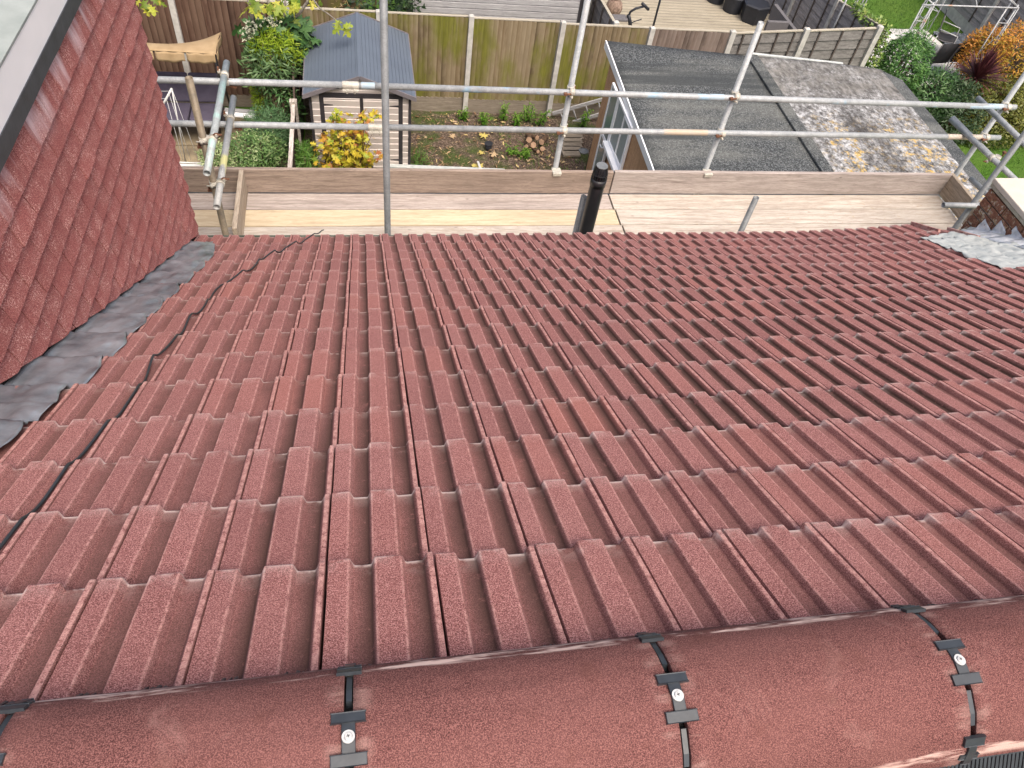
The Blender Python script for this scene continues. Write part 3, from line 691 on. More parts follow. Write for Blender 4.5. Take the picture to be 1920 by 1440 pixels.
# ------------------------------------------------------------------ chimney on the right verge
XK = 4.60
ck_y0, ck_y1 = -1.15, -0.19
mb = MB(); mb.box((XK + 0.012, ck_y0, -0.4), (XK + 0.90, ck_y1 - 0.01, 0.575)); chim = mb.make('chimney', 'mortar', house, 'low brick chimney stack spotted with lichen')
mb = MB(); rng = random.Random(21); bh, bl, bw = 0.065, 0.215, 0.1025
for r in range(13):
    z = 0.565 - (r + 1) * 0.0765
    for face in ('x', 'y'):
        a = (ck_y1 if face == 'x' else XK); length = (ck_y1 - ck_y0) if face == 'x' else 0.9
        s = -0.112 if r % 2 else 0.0
        while s < length:
            e = s + bl; s0 = max(s, 0); e0 = min(e, length); j = rng.uniform(-.002, .002); rnd = rng.random()
            if e0 - s0 > 0.03:
                if face == 'x': mb.box((XK + j, ck_y1 - e0, z), (XK + 0.10, ck_y1 - s0 - (0 if s0 > 0 else 0.0), z + bh), tile=(rnd, 0, 0))
                else: mb.box((XK + s0 + (0.101 if s0 == 0 else 0), ck_y1 - 0.1, z + 0.0005), (XK + e0, ck_y1 + j, z + bh - 0.0005), tile=(rnd, 0, 0))
            s = e + 0.011
mb.make('brickwork', 'brick', chim, bevel=0.003)
mb = MB(); mb.box((XK - 0.012, ck_y0, 0.567), (XK + 0.9, ck_y1 + 0.01, 0.60)); mb.make('slab_bedding', 'bed', chim, bevel=0.008)
mb = MB(); mb.box((XK - 0.02, ck_y0 - 0.05, 0.60), (XK + 0.95, ck_y1 + 0.012, 0.640)); mb.make('capping_slab', 'slab', chim, 'pale square capping slab', bevel=0.006)
# lead apron and saw-toothed step flashing
mb = MB(); NV, NU = 110, 34
def CF(i, j):
    f = j / (NU - 1); vs_ = 0.47 - 0.13 * f; v = vs_ + (1.44 + 0.02 * vnoise(f * 4, 2, 2) - vs_) * i / (NV - 1)
    xo = 4.085 - 0.19 * (v - 0.46) + 0.02 * vnoise(v * 9, 1, 1) + 0.022 * (((v / GAU) % 1.0) - 0.5); x = xo + (XK + 0.01 - xo) * f
    h = max(surf(x + d, v + e) for d in (-0.012, 0.012) for e in (-0.01, 0.01)) * 0.75 + 0.004 + 0.009 * vnoise(x * 20, v * 14, 3) + 0.004 * vnoise(x * 45, v * 40, 7) + 0.03 * max(0, (f - 0.72) / 0.28) ** 1.4
    return RP(x, v, h)
mb.grid(CF, NV, NU); mb.make('flashing_apron', 'sealant', house, 'pale flashing apron beside the chimney', solid=0.0025)
mb = MB(); NT_ = 7; p0 = 0.36; step = 0.148
for t in range(NT_):
    v0 = p0 + t * step; v1 = v0 + step + 0.02
    ya, yb = -v0 * COSP, -v1 * COSP; za, zb = RP(XK, v0, 0.012)[2], RP(XK, v1, 0.012)[2]
    yt = ya - 0.012; zt = za + 0.145 + 0.010 * math.sin(t * 2.3)
    n = 6; lean = 0.02 + 0.008 * math.sin(t * 1.7)
    A = Vector((XK - 0.15 - 0.012 * (t % 2), ya + 0.015, RP(4.45, v0, 0.004)[2])); B = Vector((XK - 0.14, yb, RP(4.45, v1, 0.004)[2]))
    C_ = Vector((XK - 0.006, yb, zb + 0.03)); D_ = Vector((XK - 0.008, ya, za + 0.04)); T_ = Vector((XK - 0.005, yt, zt)); T2 = Vector((XK - 0.005, yt - 0.03, zt - 0.012))
    pts = []
    def LFc(i, j):
        f = i / 7; g = j / 7; lo = A.lerp(B, g); mi = D_.lerp(C_, g)
        hi = (D_.lerp(T_, min(1, g / 0.14)) if g < 0.14 else (T_.lerp(T2, (g - .14) / .14) if g < .28 else T2.lerp(C_, (g - 0.28) / 0.72)))
        p = lo.lerp(mi, f / 0.5) if f < 0.5 else mi.lerp(hi, (f - 0.5) / 0.5)
        p = p + Vector((-1, 0.2, 0.8)).normalized() * (0.008 * vnoise(p.y * 22, p.z * 22, t) + 0.012 * math.sin(math.pi * min(1, f * 2)) * math.sin(math.pi * g) - 0.006)
        return tuple(p)
    mb.grid(LFc, 8, 8)
mb.make('step_flashing', 'leadnew', house, 'saw toothed lead step flashing up the chimney side', solid=0.002)

# soil vent pipe rising past the eaves
vp = Vector((1.79, 0.30, 0)); mb = MB(); mb.tube(vp + Vector((0, 0, -4.0)), vp + Vector((0, 0, 0.235)), 0.055, 28, cap=False)
mb.tube(vp + Vector((0, 0, 0.20)), vp + Vector((0, 0, 0.262)), 0.060, 28)
pipe = mb.make('vent_pipe', 'pvcb', house, 'black plastic soil vent pipe with a slotted cap')
mb = MB(); nb = 18
for i in range(nb):
    a = 2 * math.pi * i / nb; r0, r1 = 0.055, 0.041; d = Vector((math.cos(a), math.sin(a), 0))
    mb.beam(vp + d * r0 + Vector((0, 0, 0.262)), vp + d * 0.0545 + Vector((0, 0, 0.30)), 0.006, 0.006, up=d); mb.beam(vp + d * 0.0545 + Vector((0, 0, 0.30)), vp + d * r1 + Vector((0, 0, 0.362)), 0.006, 0.006, up=d)
mb.tube(vp + Vector((0, 0, 0.298)), vp + Vector((0, 0, 0.303)), 0.057, 28); mb.tube(vp + Vector((0, 0, 0.25)), vp + Vector((0, 0, 0.355)), 0.030, 16)
mb.make('vent_cap', 'pvcb', pipe)
mb = MB(); mb.tube(vp + Vector((0, 0, 0.360)), vp + Vector((0, 0, 0.368)), 0.043, 28); mb.make('cap_top', 'galvd', pipe)

# black cable lying on the tiles
CP = [(0, 1020), (30, 980), (60, 940), (88, 912), (110, 890), (125, 862), (150, 830), (172, 808), (195, 795), (205, 782), (215, 770), (240, 735), (265, 710), (272, 688), (280, 665), (305, 642), (330, 620), (345, 600), (355, 580), (368, 570), (385, 565), (390, 548), (395, 535), (418, 523), (440, 515), (470, 495), (500, 475), (520, 467), (540, 460), (560, 452), (580, 445), (596, 438), (607, 434)]
mb = MB(); uv = [RV(x, y, -0.006) for x, y in CP]; uv = [(uv[0][0] + 0.03, 4.30)] + uv; fine = []
for (a, b), (c, d) in zip(uv, uv[1:]):
    n = max(2, int(math.hypot(c - a, d - b) / 0.02))
    for i in range(n): fine.append((a + (c - a) * i / n, b + (d - b) * i / n))
fine.append(uv[-1]); sm = fine
for _ in range(45): sm = [sm[0]] + [((p[0] + 2 * q[0] + r[0]) / 4, (p[1] + 2 * q[1] + r[1]) / 4) for p, q, r in zip(sm, sm[1:], sm[2:])] + [sm[-1]]
H = [max(surf(u + d, max(0, v + e)) for d in (-.006, 0, .006) for e in (-.01, 0, .01)) + 0.005 for u, v in sm]
for _ in range(10): H = [H[0]] + [max(H[i], (H[i - 1] + 2 * H[i] + H[i + 1]) / 4) for i in range(1, len(H) - 1)] + [H[-1]]
mb.path([RP(u, v, h) for (u, v), h in zip(sm, H)], 0.0040, 8)
tag(mb.make('cable', 'black'), 'black cable snaking down the red tiles from the ridge to the gutter', 'cable')

# ------------------------------------------------------------------ scaffold
RT_ = 0.02415
scaf = thing('scaffold', 'galvanised tube scaffold with guard rails and toe boards along the eaves', 'scaffold', (2.3, 0.9, ZG))
BOLTS = []
def coupler(mb, P, a, b, off, rusty=True):
    """right-angle coupler: a,b tube directions, off from tube a to tube b"""
    P = Vector(P); a = Vector(a).normalized(); b = Vector(b).normalized(); off = Vector(off)
    mb.tube(P - a * 0.022, P + a * 0.022, 0.0295, 16); mb.tube(P + off - b * 0.022, P + off + b * 0.022, 0.0295, 16)
    s = off.normalized() if off.length > 0 else a.cross(b)
    mb.box((-0.02, -0.02, -0.02), (0.02, 0.02, 0.02), Matrix.Translation(P + off / 2))
    d = a.cross(s).normalized(); mb.tube(P + b * 0.0 + d * 0.030, P + d * 0.030 + a * 0.0 + s * -0.045, 0.006, 8); mb.tube(P + d * 0.034 - a * 0.012 - s * 0.030, P + d * 0.034 + a * 0.012 - s * 0.030, 0.011, 8)
    bm = MB(); q0 = P + d * 0.036 - s * 0.03; bm.tube(q0 - s * 0.012, q0 + s * 0.012, 0.012, 6); bm.tube(q0 - s * 0.035, q0 + s * 0.02, 0.006, 8)
    q1 = P + off - b * 0.0 + s * 0.036 - d * 0.012; bm.tube(q1, q1 - d * 0.05, 0.007, 8); bm.box((-.014, -.014, -.008), (.014, .014, .008), Matrix.Translation(q1 - d * 0.045)); BOLTS.append(bm)
    d2 = b.cross(s).normalized(); mb.tube(P + off + d2 * 0.034 - b * 0.012 + s * 0.012, P + off + d2 * 0.034 + b * 0.012 + s * 0.012, 0.011, 8); mb.tube(P + off + d2 * 0.03 + s * 0.045, P + off + d2 * 0.03 - s * 0.01, 0.006, 8)
YS, YRL = 1.295, 1.245
ZT, ZL = 0.38, 0.028
def std(x, y, z1, mat, label=None, z0=ZG + 0.005):
    mb = MB(); mb.tube((x, y, z0), (x, y, z1), RT_, 20, hollow=0.004, cap=False); o = mb.make('standard', mat, scaf, label)
    mb = MB(); mb.box((x - 0.075, y - 0.075, ZG), (x + 0.075, y + 0.075, ZG + 0.006)); mb.make('base_plate', 'galvd', o); return o
s1 = std(1.748, YS, 1.9, 'galv'); s2 = std(3.164, YS, 0.976, 'galv'); s3 = std(5.80, YS, 1.5, 'galv')
i1 = std(0.250, 0.40, 2.1, 'galvd', 'tall dull grey standard at the eaves'); i2 = std(1.744, 0.40, 0.014, 'galvd'); i3 = std(3.180, 0.40, 0.008, 'galvd')
i4 = std(5.30, 0.47, 0.98, 'galvd'); i5 = std(-0.945, 0.45, 0.87, 'galvt', 'rusty tan standard at the left end'); s0 = std(-1.62, YS, 1.3, 'galv')
def rail(name, p, q, mat, label=None):
    mb = MB(); mb.tube(p, q, RT_, 20, hollow=0.004, cap=False); return mb.make(name, mat, scaf, label)
rt1 = rail('guard_rail', (-2.2, YRL, ZT + 0.003), (0.02, YRL, ZT + 0.003), 'galv'); rt2 = rail('guard_rail', (0.0205, YRL, ZT + 0.003), (5.88, YRL, ZT - 0.028), 'galvb', 'upper guard rail with pale blue paint marks')
rl1 = rail('guard_rail', (-2.2, YRL, ZL), (0.20, YRL, ZL), 'galv'); rl2 = rail('guard_rail', (0.2005, YRL, ZL), (5.94, YRL, ZL + 0.012), 'galv')
def sleeve(P, par):
    mb = MB(); P = Vector(P); mb.tube(P - Vector((0.06, 0, 0)), P + Vector((0.06, 0, 0)), 0.0285, 20); mb.box((P.x - 0.06, P.y - 0.050, P.z - 0.030), (P.x + 0.06, P.y - 0.022, P.z - 0.018))
    for s in (-0.028, 0.028): mb.tube((P.x + s, P.y - 0.038, P.z - 0.045), (P.x + s, P.y - 0.038, P.z - 0.010), 0.009, 8)
    mb.make('sleeve_coupler', 'coup', par, bevel=0.001)
sleeve((0.02, YRL, ZT + 0.003), rt1); sleeve((0.20, YRL, ZL), rl1)
for st, x in ((s1, 1.748), (s2, 3.164), (s3, 5.80), (s0, -1.62)):
    for z in (ZT, ZL):
        if x > 5 : z += (-0.028 if z == ZT else 0.012)
        mb = MB(); coupler(mb, (x, YS, z), (0, 0, 1), (1, 0, 0), (0, YRL - YS, 0)); mb.make('coupler', 'coup', st)
for st, x in ((s1, 1.748), (s2, 3.164)):
    mb = MB(); mb.tube((x, YS, -0.415), (x, YS, -0.375), 0.030, 16); mb.box((x - 0.040, 1.20, -0.384), (x + 0.040, 1.285, -0.364)); mb.box((x - 0.036, 1.204, -0.402), (x + 0.036, 1.216, -0.364)); mb.make('board_clip', 'coup', st, bevel=0.006)
# left return rails
rA = rail('guard_rail', (-0.888, 0.085, 0.433), (-0.876, 1.42, 0.433), 'galvg', 'green stained return rail, upper'); rB = rail('guard_rail', (-0.902, 0.19, 0.080), (-0.894, 1.533, 0.080), 'galvy', 'yellow marked return rail, lower')
mb = MB(); coupler(mb, (-0.876, YRL, 0.433), (0, 1, 0), (1, 0, 0), (0, 0, -0.05)); mb.make('coupler', 'coup', rA)
mb = MB(); coupler(mb, (-0.894, YRL, 0.080), (0, 1, 0), (1, 0, 0), (0, 0, -0.05)); mb.make('coupler', 'coup', rB)
mb = MB(); coupler(mb, (-0.887, 0.45, 0.433), (0, 1, 0), (0, 0, 1), (-0.055, 0, 0)); mb.make('coupler', 'coup', i5)
mb = MB(); coupler(mb, (-0.899, 0.45, 0.080), (0, 1, 0), (0, 0, 1), (-0.045, 0, 0)); mb.make('coupler', 'coup', i5)
# right return rails, all running in and out of the picture
rD = rail('guard_rail', (5.62, 1.427, 0.325), (5.69, 0.30, 0.325), 'galv'); rE = rail('guard_rail', (5.515, 1.46, 0.085), (5.66, 0.35, 0.085), 'galv'); rF = rail('guard_rail', (5.72, 1.66, -0.025), (5.84, 0.30, -0.025), 'galv')
mb = MB(); coupler(mb, (5.595, 0.86, 0.085), (0, 1, 0), (0, 0, 1), (0.05, 0.0, 0)); mb.make('coupler', 'coup', rE)
rail('transom', (4.96, 0.42, -0.085), (5.60, 0.42, -0.10), 'galv')
for x in (-0.9, 0.3, 1.80, 3.22, 4.6, 5.45):
    if x > 5: continue
    rail('transom', (x, 0.20, -0.665), (x, 1.42, -0.665), 'galvd')
rail('ledger', (-2.0, 0.40 + 0.05, -0.72), (5.9, 0.40 + 0.05, -0.72), 'galvd'); rail('ledger', (-2.0, YS + 0.05, -0.72), (5.9, YS + 0.05, -0.72), 'galvd')
rail('transom', (5.42, 0.62, -0.52), (5.42, 0.02, -0.52), 'galv'); rail('transom', (5.62, 0.95, -0.20), (5.70, 0.40, -0.20), 'galv')
mb = MB(); mb.tube((5.30, 0.47, 0.975), (5.30, 0.47, 0.995), 0.028, 16); 
M['orange'] = m_plain('orange_cap', (0.75, 0.16, 0.06), rough=0.5); mb.make('end_cap', 'orange', i4)
for bm in BOLTS: bm.make('coupler_bolt', 'rust', scaf)
M['paintblue'] = m_plain('flaking_blue_paint', (0.26, 0.38, 0.47), (0.38, 0.43, 0.46), 16, 0.6); M['painttan'] = m_plain('flaking_tan_paint', (0.44, 0.35, 0.26), (0.38, 0.36, 0.32), 14, 0.6)
for x0, x1, z, m_ in ((5.40, 5.74, ZT - 0.0275, 'paintblue'), (2.93, 3.05, ZT - 0.011, 'paintblue'), (5.38, 5.74, ZL + 0.0118, 'painttan'), (0.10, 0.20, ZT + 0.003, 'paintblue'), (2.62, 3.02, ZL + 0.0063, 'painttan')):
    mb = MB(); mb.tube((x0, YRL, z), (x1, YRL, z), RT_ + 0.0008, 20, cap=False); mb.make('paint_band', m_, scaf)
# toe boards
def board(mb, x0, x1, y0, y1, z0, z1, seed=0):
    n = 24; rr = random.Random(seed); vs = []; 
    for i in range(n + 1):
        x = x0 + (x1 - x0) * i / n; b = 0.003 * vnoise(x * 1.1, seed, 0); c = 0.0025 * vnoise(x * 0.9, seed, 5)
        vs += [(x, y0 + b, z0 + c), (x, y1 + b, z0 + c), (x, y1 + b, z1 + c), (x, y0 + b, z1 + c)]
    fs = []
    for i in range(n):
        for c in range(4): a = i * 4 + c; bq = i * 4 + (c + 1) % 4; fs.append((a, bq, bq + 4, a + 4)[::-1])
    fs += [(0, 1, 2, 3), (4 * n + 3, 4 * n + 2, 4 * n + 1, 4 * n)]
    mb.add(vs, fs)
ZD = -0.60
for x0, x1, z, lb in ((-2.1, 2.268, 0, 'brown toe board, left length'), (2.280, 5.715, 0.004, 'toe board, right length')):
    mb = MB(); board(mb, x0, x1, 1.222, 1.258, ZD + 0.004, ZD + 0.232 + z, int(x0 * 10) + 40); mb.make('toe_board', 'toe' if x0 < 0 else 'deckg', scaf, lb, bevel=0.003)
mb = MB(); mb.box((-0.905, 0.50, ZD + 0.004), (-0.868, 1.218, ZD + 0.232)); mb.make('toe_board', 'toeend', scaf, 'short toe board across the left end', bevel=0.003)
mb = MB(); mb.box((5.69, 0.44, ZD + 0.004), (5.728, 1.26, ZD + 0.236)); mb.make('toe_board', 'toeend', scaf, 'short toe board across the right end', bevel=0.003)
# deck boards rest on the transoms: things of their own
rows = [(1.012, 1.218), (0.800, 1.002), (0.590, 0.790), (0.380, 0.578)]
LB = {(0, 0): 'greyish scaffold board lying against the toe board, left of the vent pipe', (1, 0): 'yellow scaffold board, second row from the toe board, left of the vent pipe', (2, 0): 'pinkish scaffold board nearest the gutter, left of the vent pipe',
      (0, 1): 'pale scaffold board against the toe board, right of the vent pipe', (1, 1): 'pale stained scaffold board, second row from the toe board, right of the vent pipe', (2, 1): 'bleached scaffold board, third row, nearest the gutter on the right',
      (3, 0): 'innermost scaffold board hidden close to the house, left half', (3, 1): 'innermost scaffold board close to the house showing by the right end'}
for r, (y0, y1) in enumerate(rows):
    for h, (x0, x1) in enumerate(((-2.1, 2.262 + 0.012 * r), (2.276 + 0.012 * r, 5.684))):
        mb = MB(); board(mb, x0, x1, y0, y1, ZD - 0.038 - (0.03 if r == 3 else 0), ZD - (0.03 if r == 3 else 0) + 0.001 * r, 3 * r + h)
        m_ = {0: ('deckg', 'deck'), 1: ('decky', 'deck'), 2: ('deck', 'deck'), 3: ('deck', 'deck')}[r][h]
        tag(mb.make('scaffold_board', m_, bevel=0.004), LB[(r, h)], 'scaffold board', 'boards of the scaffold deck')

# ------------------------------------------------------------------ THE GROUND
mb = MB(); mb.add([(-70, -40, ZG - 0.012), (110, -40, ZG - 0.012), (110, 110, ZG - 0.012), (-70, 110, ZG - 0.012)], [(0, 1, 2, 3)])
struct(mb.make('ground', 'grass'))
mb = MB(); nx, ny = 90, 60
def soilf(i, j):
    x = -1.0 + 6.0 * i / (nx - 1); y = 2.5 + 7.2 * j / (ny - 1)
    return (x, y, ZG - 0.004 + max(0, 0.05 * vnoise(x * 1.3, y * 1.3, 1) + 0.03 * vnoise(x * 6, y * 6, 2) + 0.03))
mb.grid(soilf, nx, ny); struct(mb.make('garden_soil', 'soil'))
# ------------------------------------------------------------------ more materials
M['concrete'] = m_plain('concrete_post', (0.50, 0.49, 0.46), (0.34, 0.335, 0.31), 9, 0.9, 0, 0.3)
M['gravelb'] = m_wood('gravel_board', 0, (0.25, 0.215, 0.17), (0.13, 0.11, 0.085), (0.34, 0.30, 0.25), knots=False)
M['fbrown'] = m_fence('red_brown_fence_board', (0.070, 0.032, 0.022), (0.135, 0.088, 0.062), (0.10, 0.115, 0.035), 0.62)
M['fgreen'] = m_fence('green_stained_fence_board', (0.155, 0.108, 0.055), (0.25, 0.205, 0.135), (0.185, 0.195, 0.022), 0.43)
M['fgrey'] = m_fence('dark_brown_fence_board', (0.135, 0.095, 0.075), (0.22, 0.18, 0.155), (0.13, 0.12, 0.07), 0.75)
M['lap'] = m_wood('grey_lap_panel', 0, (0.185, 0.178, 0.170), (0.075, 0.070, 0.067), (0.29, 0.28, 0.27), 0.8)
M['lapy'] = m_wood('grey_side_lap_panel', 1, (0.30, 0.28, 0.275), (0.14, 0.13, 0.13), (0.44, 0.42, 0.41), 0.8)
M['batten'] = m_wood('dark_batten', 2, (0.085, 0.07, 0.062), (0.045, 0.036, 0.032), knots=False)
M['toprail'] = m_wood('pale_capping_rail', 0, (0.40, 0.37, 0.30), (0.24, 0.21, 0.16), (0.52, 0.49, 0.41), knots=False)
M['siding'] = m_plain('beige_resin_siding', (0.50, 0.45, 0.415), (0.45, 0.405, 0.375), 3, 0.6)
M['charcoal'] = m_plain('charcoal_resin', (0.040, 0.037, 0.042), (0.028, 0.026, 0.030), 8, 0.5)
M['blueroof'] = m_plain('blue_grey_roof_panel', (0.098, 0.122, 0.155), (0.086, 0.106, 0.136), 2.0, 0.55)
M['rooftrim'] = m_plain('brown_grey_trim', (0.17, 0.155, 0.165), (0.12, 0.11, 0.12), 6, 0.6)
M['reed'] = m_wood('reed_cladding', 2, (0.56, 0.33, 0.18), (0.25, 0.13, 0.065), (0.74, 0.52, 0.32), 2.6, False, 0.6)
M['glass'] = NT('window_glass').done((0.16, 0.22, 0.22), 0.08, 0.0, 0.9)
M['blind'] = m_plain('grey_vertical_blind', (0.34, 0.38, 0.36), (0.22, 0.25, 0.24), 12, 0.7, stretch=(1, 9, 0.3))
M['shiplap'] = m_wood('silvered_shiplap', 0, (0.36, 0.36, 0.365), (0.22, 0.215, 0.22), (0.47, 0.475, 0.48), 0.8)
M['canvas'] = m_plain('tan_canopy', (0.36, 0.265, 0.155), (0.28, 0.20, 0.11), 5, 0.8, 0, 0.2, 0.2)
M['cushion'] = m_plain('purple_grey_cushion', (0.085, 0.075, 0.105), (0.058, 0.050, 0.075), 6, 0.85, 0, 0.3, 0.2)
M['paving'] = m_plain('sandy_paving', (0.30, 0.245, 0.155), (0.13, 0.105, 0.07), 4, 0.9, 0, 0.5)
M['decking'] = m_wood('sandy_decking', 0, (0.35, 0.315, 0.24), (0.20, 0.175, 0.125), (0.45, 0.415, 0.33), 0.9)
M['patio'] = m_wood('pale_patio', 1, (0.56, 0.56, 0.53), (0.40, 0.40, 0.375), (0.66, 0.66, 0.63), 0.8, False)
M['bark'] = m_plain('grey_bark', (0.24, 0.22, 0.19), (0.12, 0.105, 0.09), 22, 0.9, 0, 0.5)
M['barkb'] = m_plain('brown_stem', (0.12, 0.075, 0.045), (0.06, 0.036, 0.022), 22, 0.9)
M['cutwood'] = m_plain('fresh_cut_wood', (0.42, 0.28, 0.18), (0.26, 0.16, 0.10), 20, 0.85)
M['whitewood'] = m_wood('peeling_white_timber', 1, (0.52, 0.48, 0.43), (0.14, 0.09, 0.065), (0.70, 0.68, 0.64), 0.9)
M['wire'] = m_plain('white_wire', (0.62, 0.63, 0.62), rough=0.4)
M['greyweave'] = m_plain('grey_woven_seat', (0.135, 0.13, 0.135), (0.085, 0.082, 0.088), 30, 0.8, 0, 0.3, stretch=(1, 1, 8))
M['navy'] = m_plain('black_moulded_plastic', (0.022, 0.025, 0.033), (0.014, 0.016, 0.022), 12, 0.5)
M['mesh'] = m_plain('black_sling_fabric', (0.014, 0.015, 0.019), (0.009, 0.010, 0.013), 12, 0.75)
M['slate'] = m_plain('blue_slate_chips', (0.155, 0.175, 0.20), (0.055, 0.065, 0.08), 18, 0.85, 0, 1.0)
M['terr'] = m_plain('terracotta', (0.30, 0.22, 0.17), (0.08, 0.05, 0.04), 18, 0.85)
M['stone'] = m_plain('edging_stone', (0.40, 0.36, 0.30), (0.24, 0.21, 0.17), 10, 0.9, 0, 0.5)
M['gazebo'] = m_metal('pale_gazebo_frame', (0.46, 0.48, 0.49), (0.30, 0.31, 0.32), ((0.36, 0.22, 0.15), 0.60))

def leafmat(k, *stops, **kw): M[k] = m_leaf('leaf_' + k, list(stops), **kw)
leafmat('fig', (0.10, 0.16, 0.015), (0.24, 0.32, 0.03), (0.42, 0.44, 0.05), (0.52, 0.46, 0.07), trans=0.3)
leafmat('fatsia', (0.028, 0.075, 0.022), (0.065, 0.15, 0.042), (0.13, 0.23, 0.08))
leafmat('choisya', (0.09, 0.17, 0.008), (0.22, 0.33, 0.012), (0.36, 0.45, 0.03), trans=0.25)
leafmat('dusky', (0.030, 0.070, 0.022), (0.085, 0.16, 0.052), (0.17, 0.26, 0.11))
leafmat('euony', (0.045, 0.11, 0.030), (0.16, 0.28, 0.08), (0.50, 0.56, 0.30))
leafmat('rosemary', (0.035, 0.095, 0.035), (0.085, 0.18, 0.07), (0.16, 0.27, 0.13))
leafmat('vine', (0.13, 0.22, 0.02), (0.28, 0.34, 0.03), (0.50, 0.46, 0.04), (0.58, 0.42, 0.04), (0.55, 0.25, 0.05), (0.42, 0.12, 0.07), trans=0.25)
leafmat('weed', (0.045, 0.13, 0.010), (0.10, 0.24, 0.02), (0.20, 0.34, 0.05), trans=0.3)
leafmat('fallen', (0.10, 0.055, 0.03), (0.26, 0.16, 0.085), (0.46, 0.34, 0.20), (0.50, 0.42, 0.12), (0.44, 0.30, 0.20), trans=0.0)
leafmat('dark', (0.010, 0.025, 0.010), (0.028, 0.060, 0.022), (0.065, 0.11, 0.045))
leafmat('laurel', (0.020, 0.060, 0.018), (0.055, 0.135, 0.038), (0.13, 0.23, 0.075), rough=0.45)
leafmat('jasmine', (0.026, 0.085, 0.018), (0.075, 0.19, 0.040), (0.17, 0.31, 0.085))
leafmat('ivy', (0.05, 0.11, 0.02), (0.15, 0.26, 0.05), (0.36, 0.42, 0.12))
leafmat('hedge', (0.07, 0.10, 0.012), (0.22, 0.20, 0.025), (0.50, 0.33, 0.04), (0.62, 0.26, 0.05), trans=0.3)
leafmat('hedgeg', (0.025, 0.040, 0.008), (0.075, 0.10, 0.018), (0.16, 0.17, 0.03))
leafmat('cordyl', (0.040, 0.012, 0.016), (0.085, 0.022, 0.030), (0.16, 0.055, 0.055), trans=0.1)
leafmat('flower', (0.50, 0.52, 0.36), (0.70, 0.70, 0.52), (0.80, 0.79, 0.66), trans=0.2)
leafmat('fern', (0.035, 0.11, 0.012), (0.085, 0.20, 0.025), (0.16, 0.29, 0.06), trans=0.2)

# ------------------------------------------------------------------ foliage
def leaf(mb, P, d, n_, L, W, rnd, kind='oval', curl=0.15):
    """one leaf: base P, direction d, facing n_"""
    d = d.normalized(); s = d.cross(n_); 
    if s.length < 1e-4: s = d.orthogonal()
    s.normalize(); n_ = s.cross(d)
    if kind == 'oval': pr = [(0, 0.05), (0.25, 0.42), (0.55, 0.5), (0.82, 0.28), (1.0, 0.02)]
    elif kind == 'blade': pr = [(0, 0.3), (0.35, 0.5), (0.7, 0.36), (1.0, 0.03)]
    elif kind == 'lobed':
        pts = [(0, 0), (0.14, 0.12), (0.06, 0.50), (0.36, 0.20), (0.62, 0.62), (0.58, 0.16), (0.82, 0.24), (1.0, 0.0), (0.82, -0.24), (0.58, -0.16), (0.62, -0.62), (0.36, -0.20), (0.06, -0.50), (0.14, -0.12)]
        vs = [P + d * (a * L) + s * (b * W) + n_ * (-curl * L * a * a - 0.12 * W * abs(b)) for a, b in pts] + [P + d * (0.4 * L)]
        c = len(vs) - 1; mb.add(vs, [(i, (i + 1) % c, c) for i in range(c)], True, leaf=(rnd, 0, 0)); return
    vs = []
    for a, b in pr:
        o = n_ * (-curl * L * a * a); vs += [P + d * (a * L) + s * (b * W * 0.5) * 2 * 0.5 + o, P + d * (a * L) - s * (b * W * 0.5) + o]
    mb.add(vs, [(2 * i, 2 * i + 1, 2 * i + 3, 2 * i + 2) for i in range(len(pr) - 1)], True, leaf=(rnd, 0, 0))
def crown(mb, c, rad, n, L, W, kind='oval', seed=0, hollow=0.45, clump=0.55, bias=(0, 0), up=0.4, low=None, col=None, droop=0.0):
    """leaves in clumps through an ellipsoid; gaps where the clump noise is low"""
    rr = random.Random(seed); c = Vector(c); k = 0; tries = 0
    while k < n and tries < n * 14:
        tries += 1
        v = Vector((rr.gauss(0, 1), rr.gauss(0, 1), rr.gauss(0, 1))).normalized(); r = hollow + (1 - hollow) * rr.random() ** 0.6
        lump = 1 + 0.22 * vnoise(v.x * 1.8 + seed, v.y * 1.8, v.z * 1.8) + 0.10 * vnoise(v.x * 5 + seed, v.y * 5, v.z * 5)
        P = c + Vector((v.x * rad[0], v.y * rad[1], v.z * rad[2])) * r * lump
        if low is not None and P.z < low: continue
        m = vnoise(P.x * 3.1 / max(rad) + seed, P.y * 3.1 / max(rad), P.z * 3.1 / max(rad) + 3) + 0.5 * vnoise(P.x * 9 / max(rad), P.y * 9 / max(rad) + seed, P.z * 9 / max(rad))
        if m < -clump * rr.random() - 0.12 + (0.25 if clump < 0.3 else 0): continue
        o = Vector((v.x / rad[0], v.y / rad[1], v.z / rad[2])).normalized()
        nn = (o + Vector((0, 0, up)) + Vector((rr.gauss(0, .5), rr.gauss(0, .5), rr.gauss(0, .5)))).normalized()
        d = (o * 0.5 + Vector((rr.gauss(0, 1), rr.gauss(0, 1), rr.gauss(0, .6) - droop))).normalized()
        s = rr.uniform(0.7, 1.25); cv = 0.5 + 0.5 * m + rr.gauss(0, 0.20) + (col(P) if col else 0)
        leaf(mb, P, d, nn, L * s, W * s, min(0.98, max(0.02, cv)), kind, rr.uniform(0.0, 0.35)); k += 1
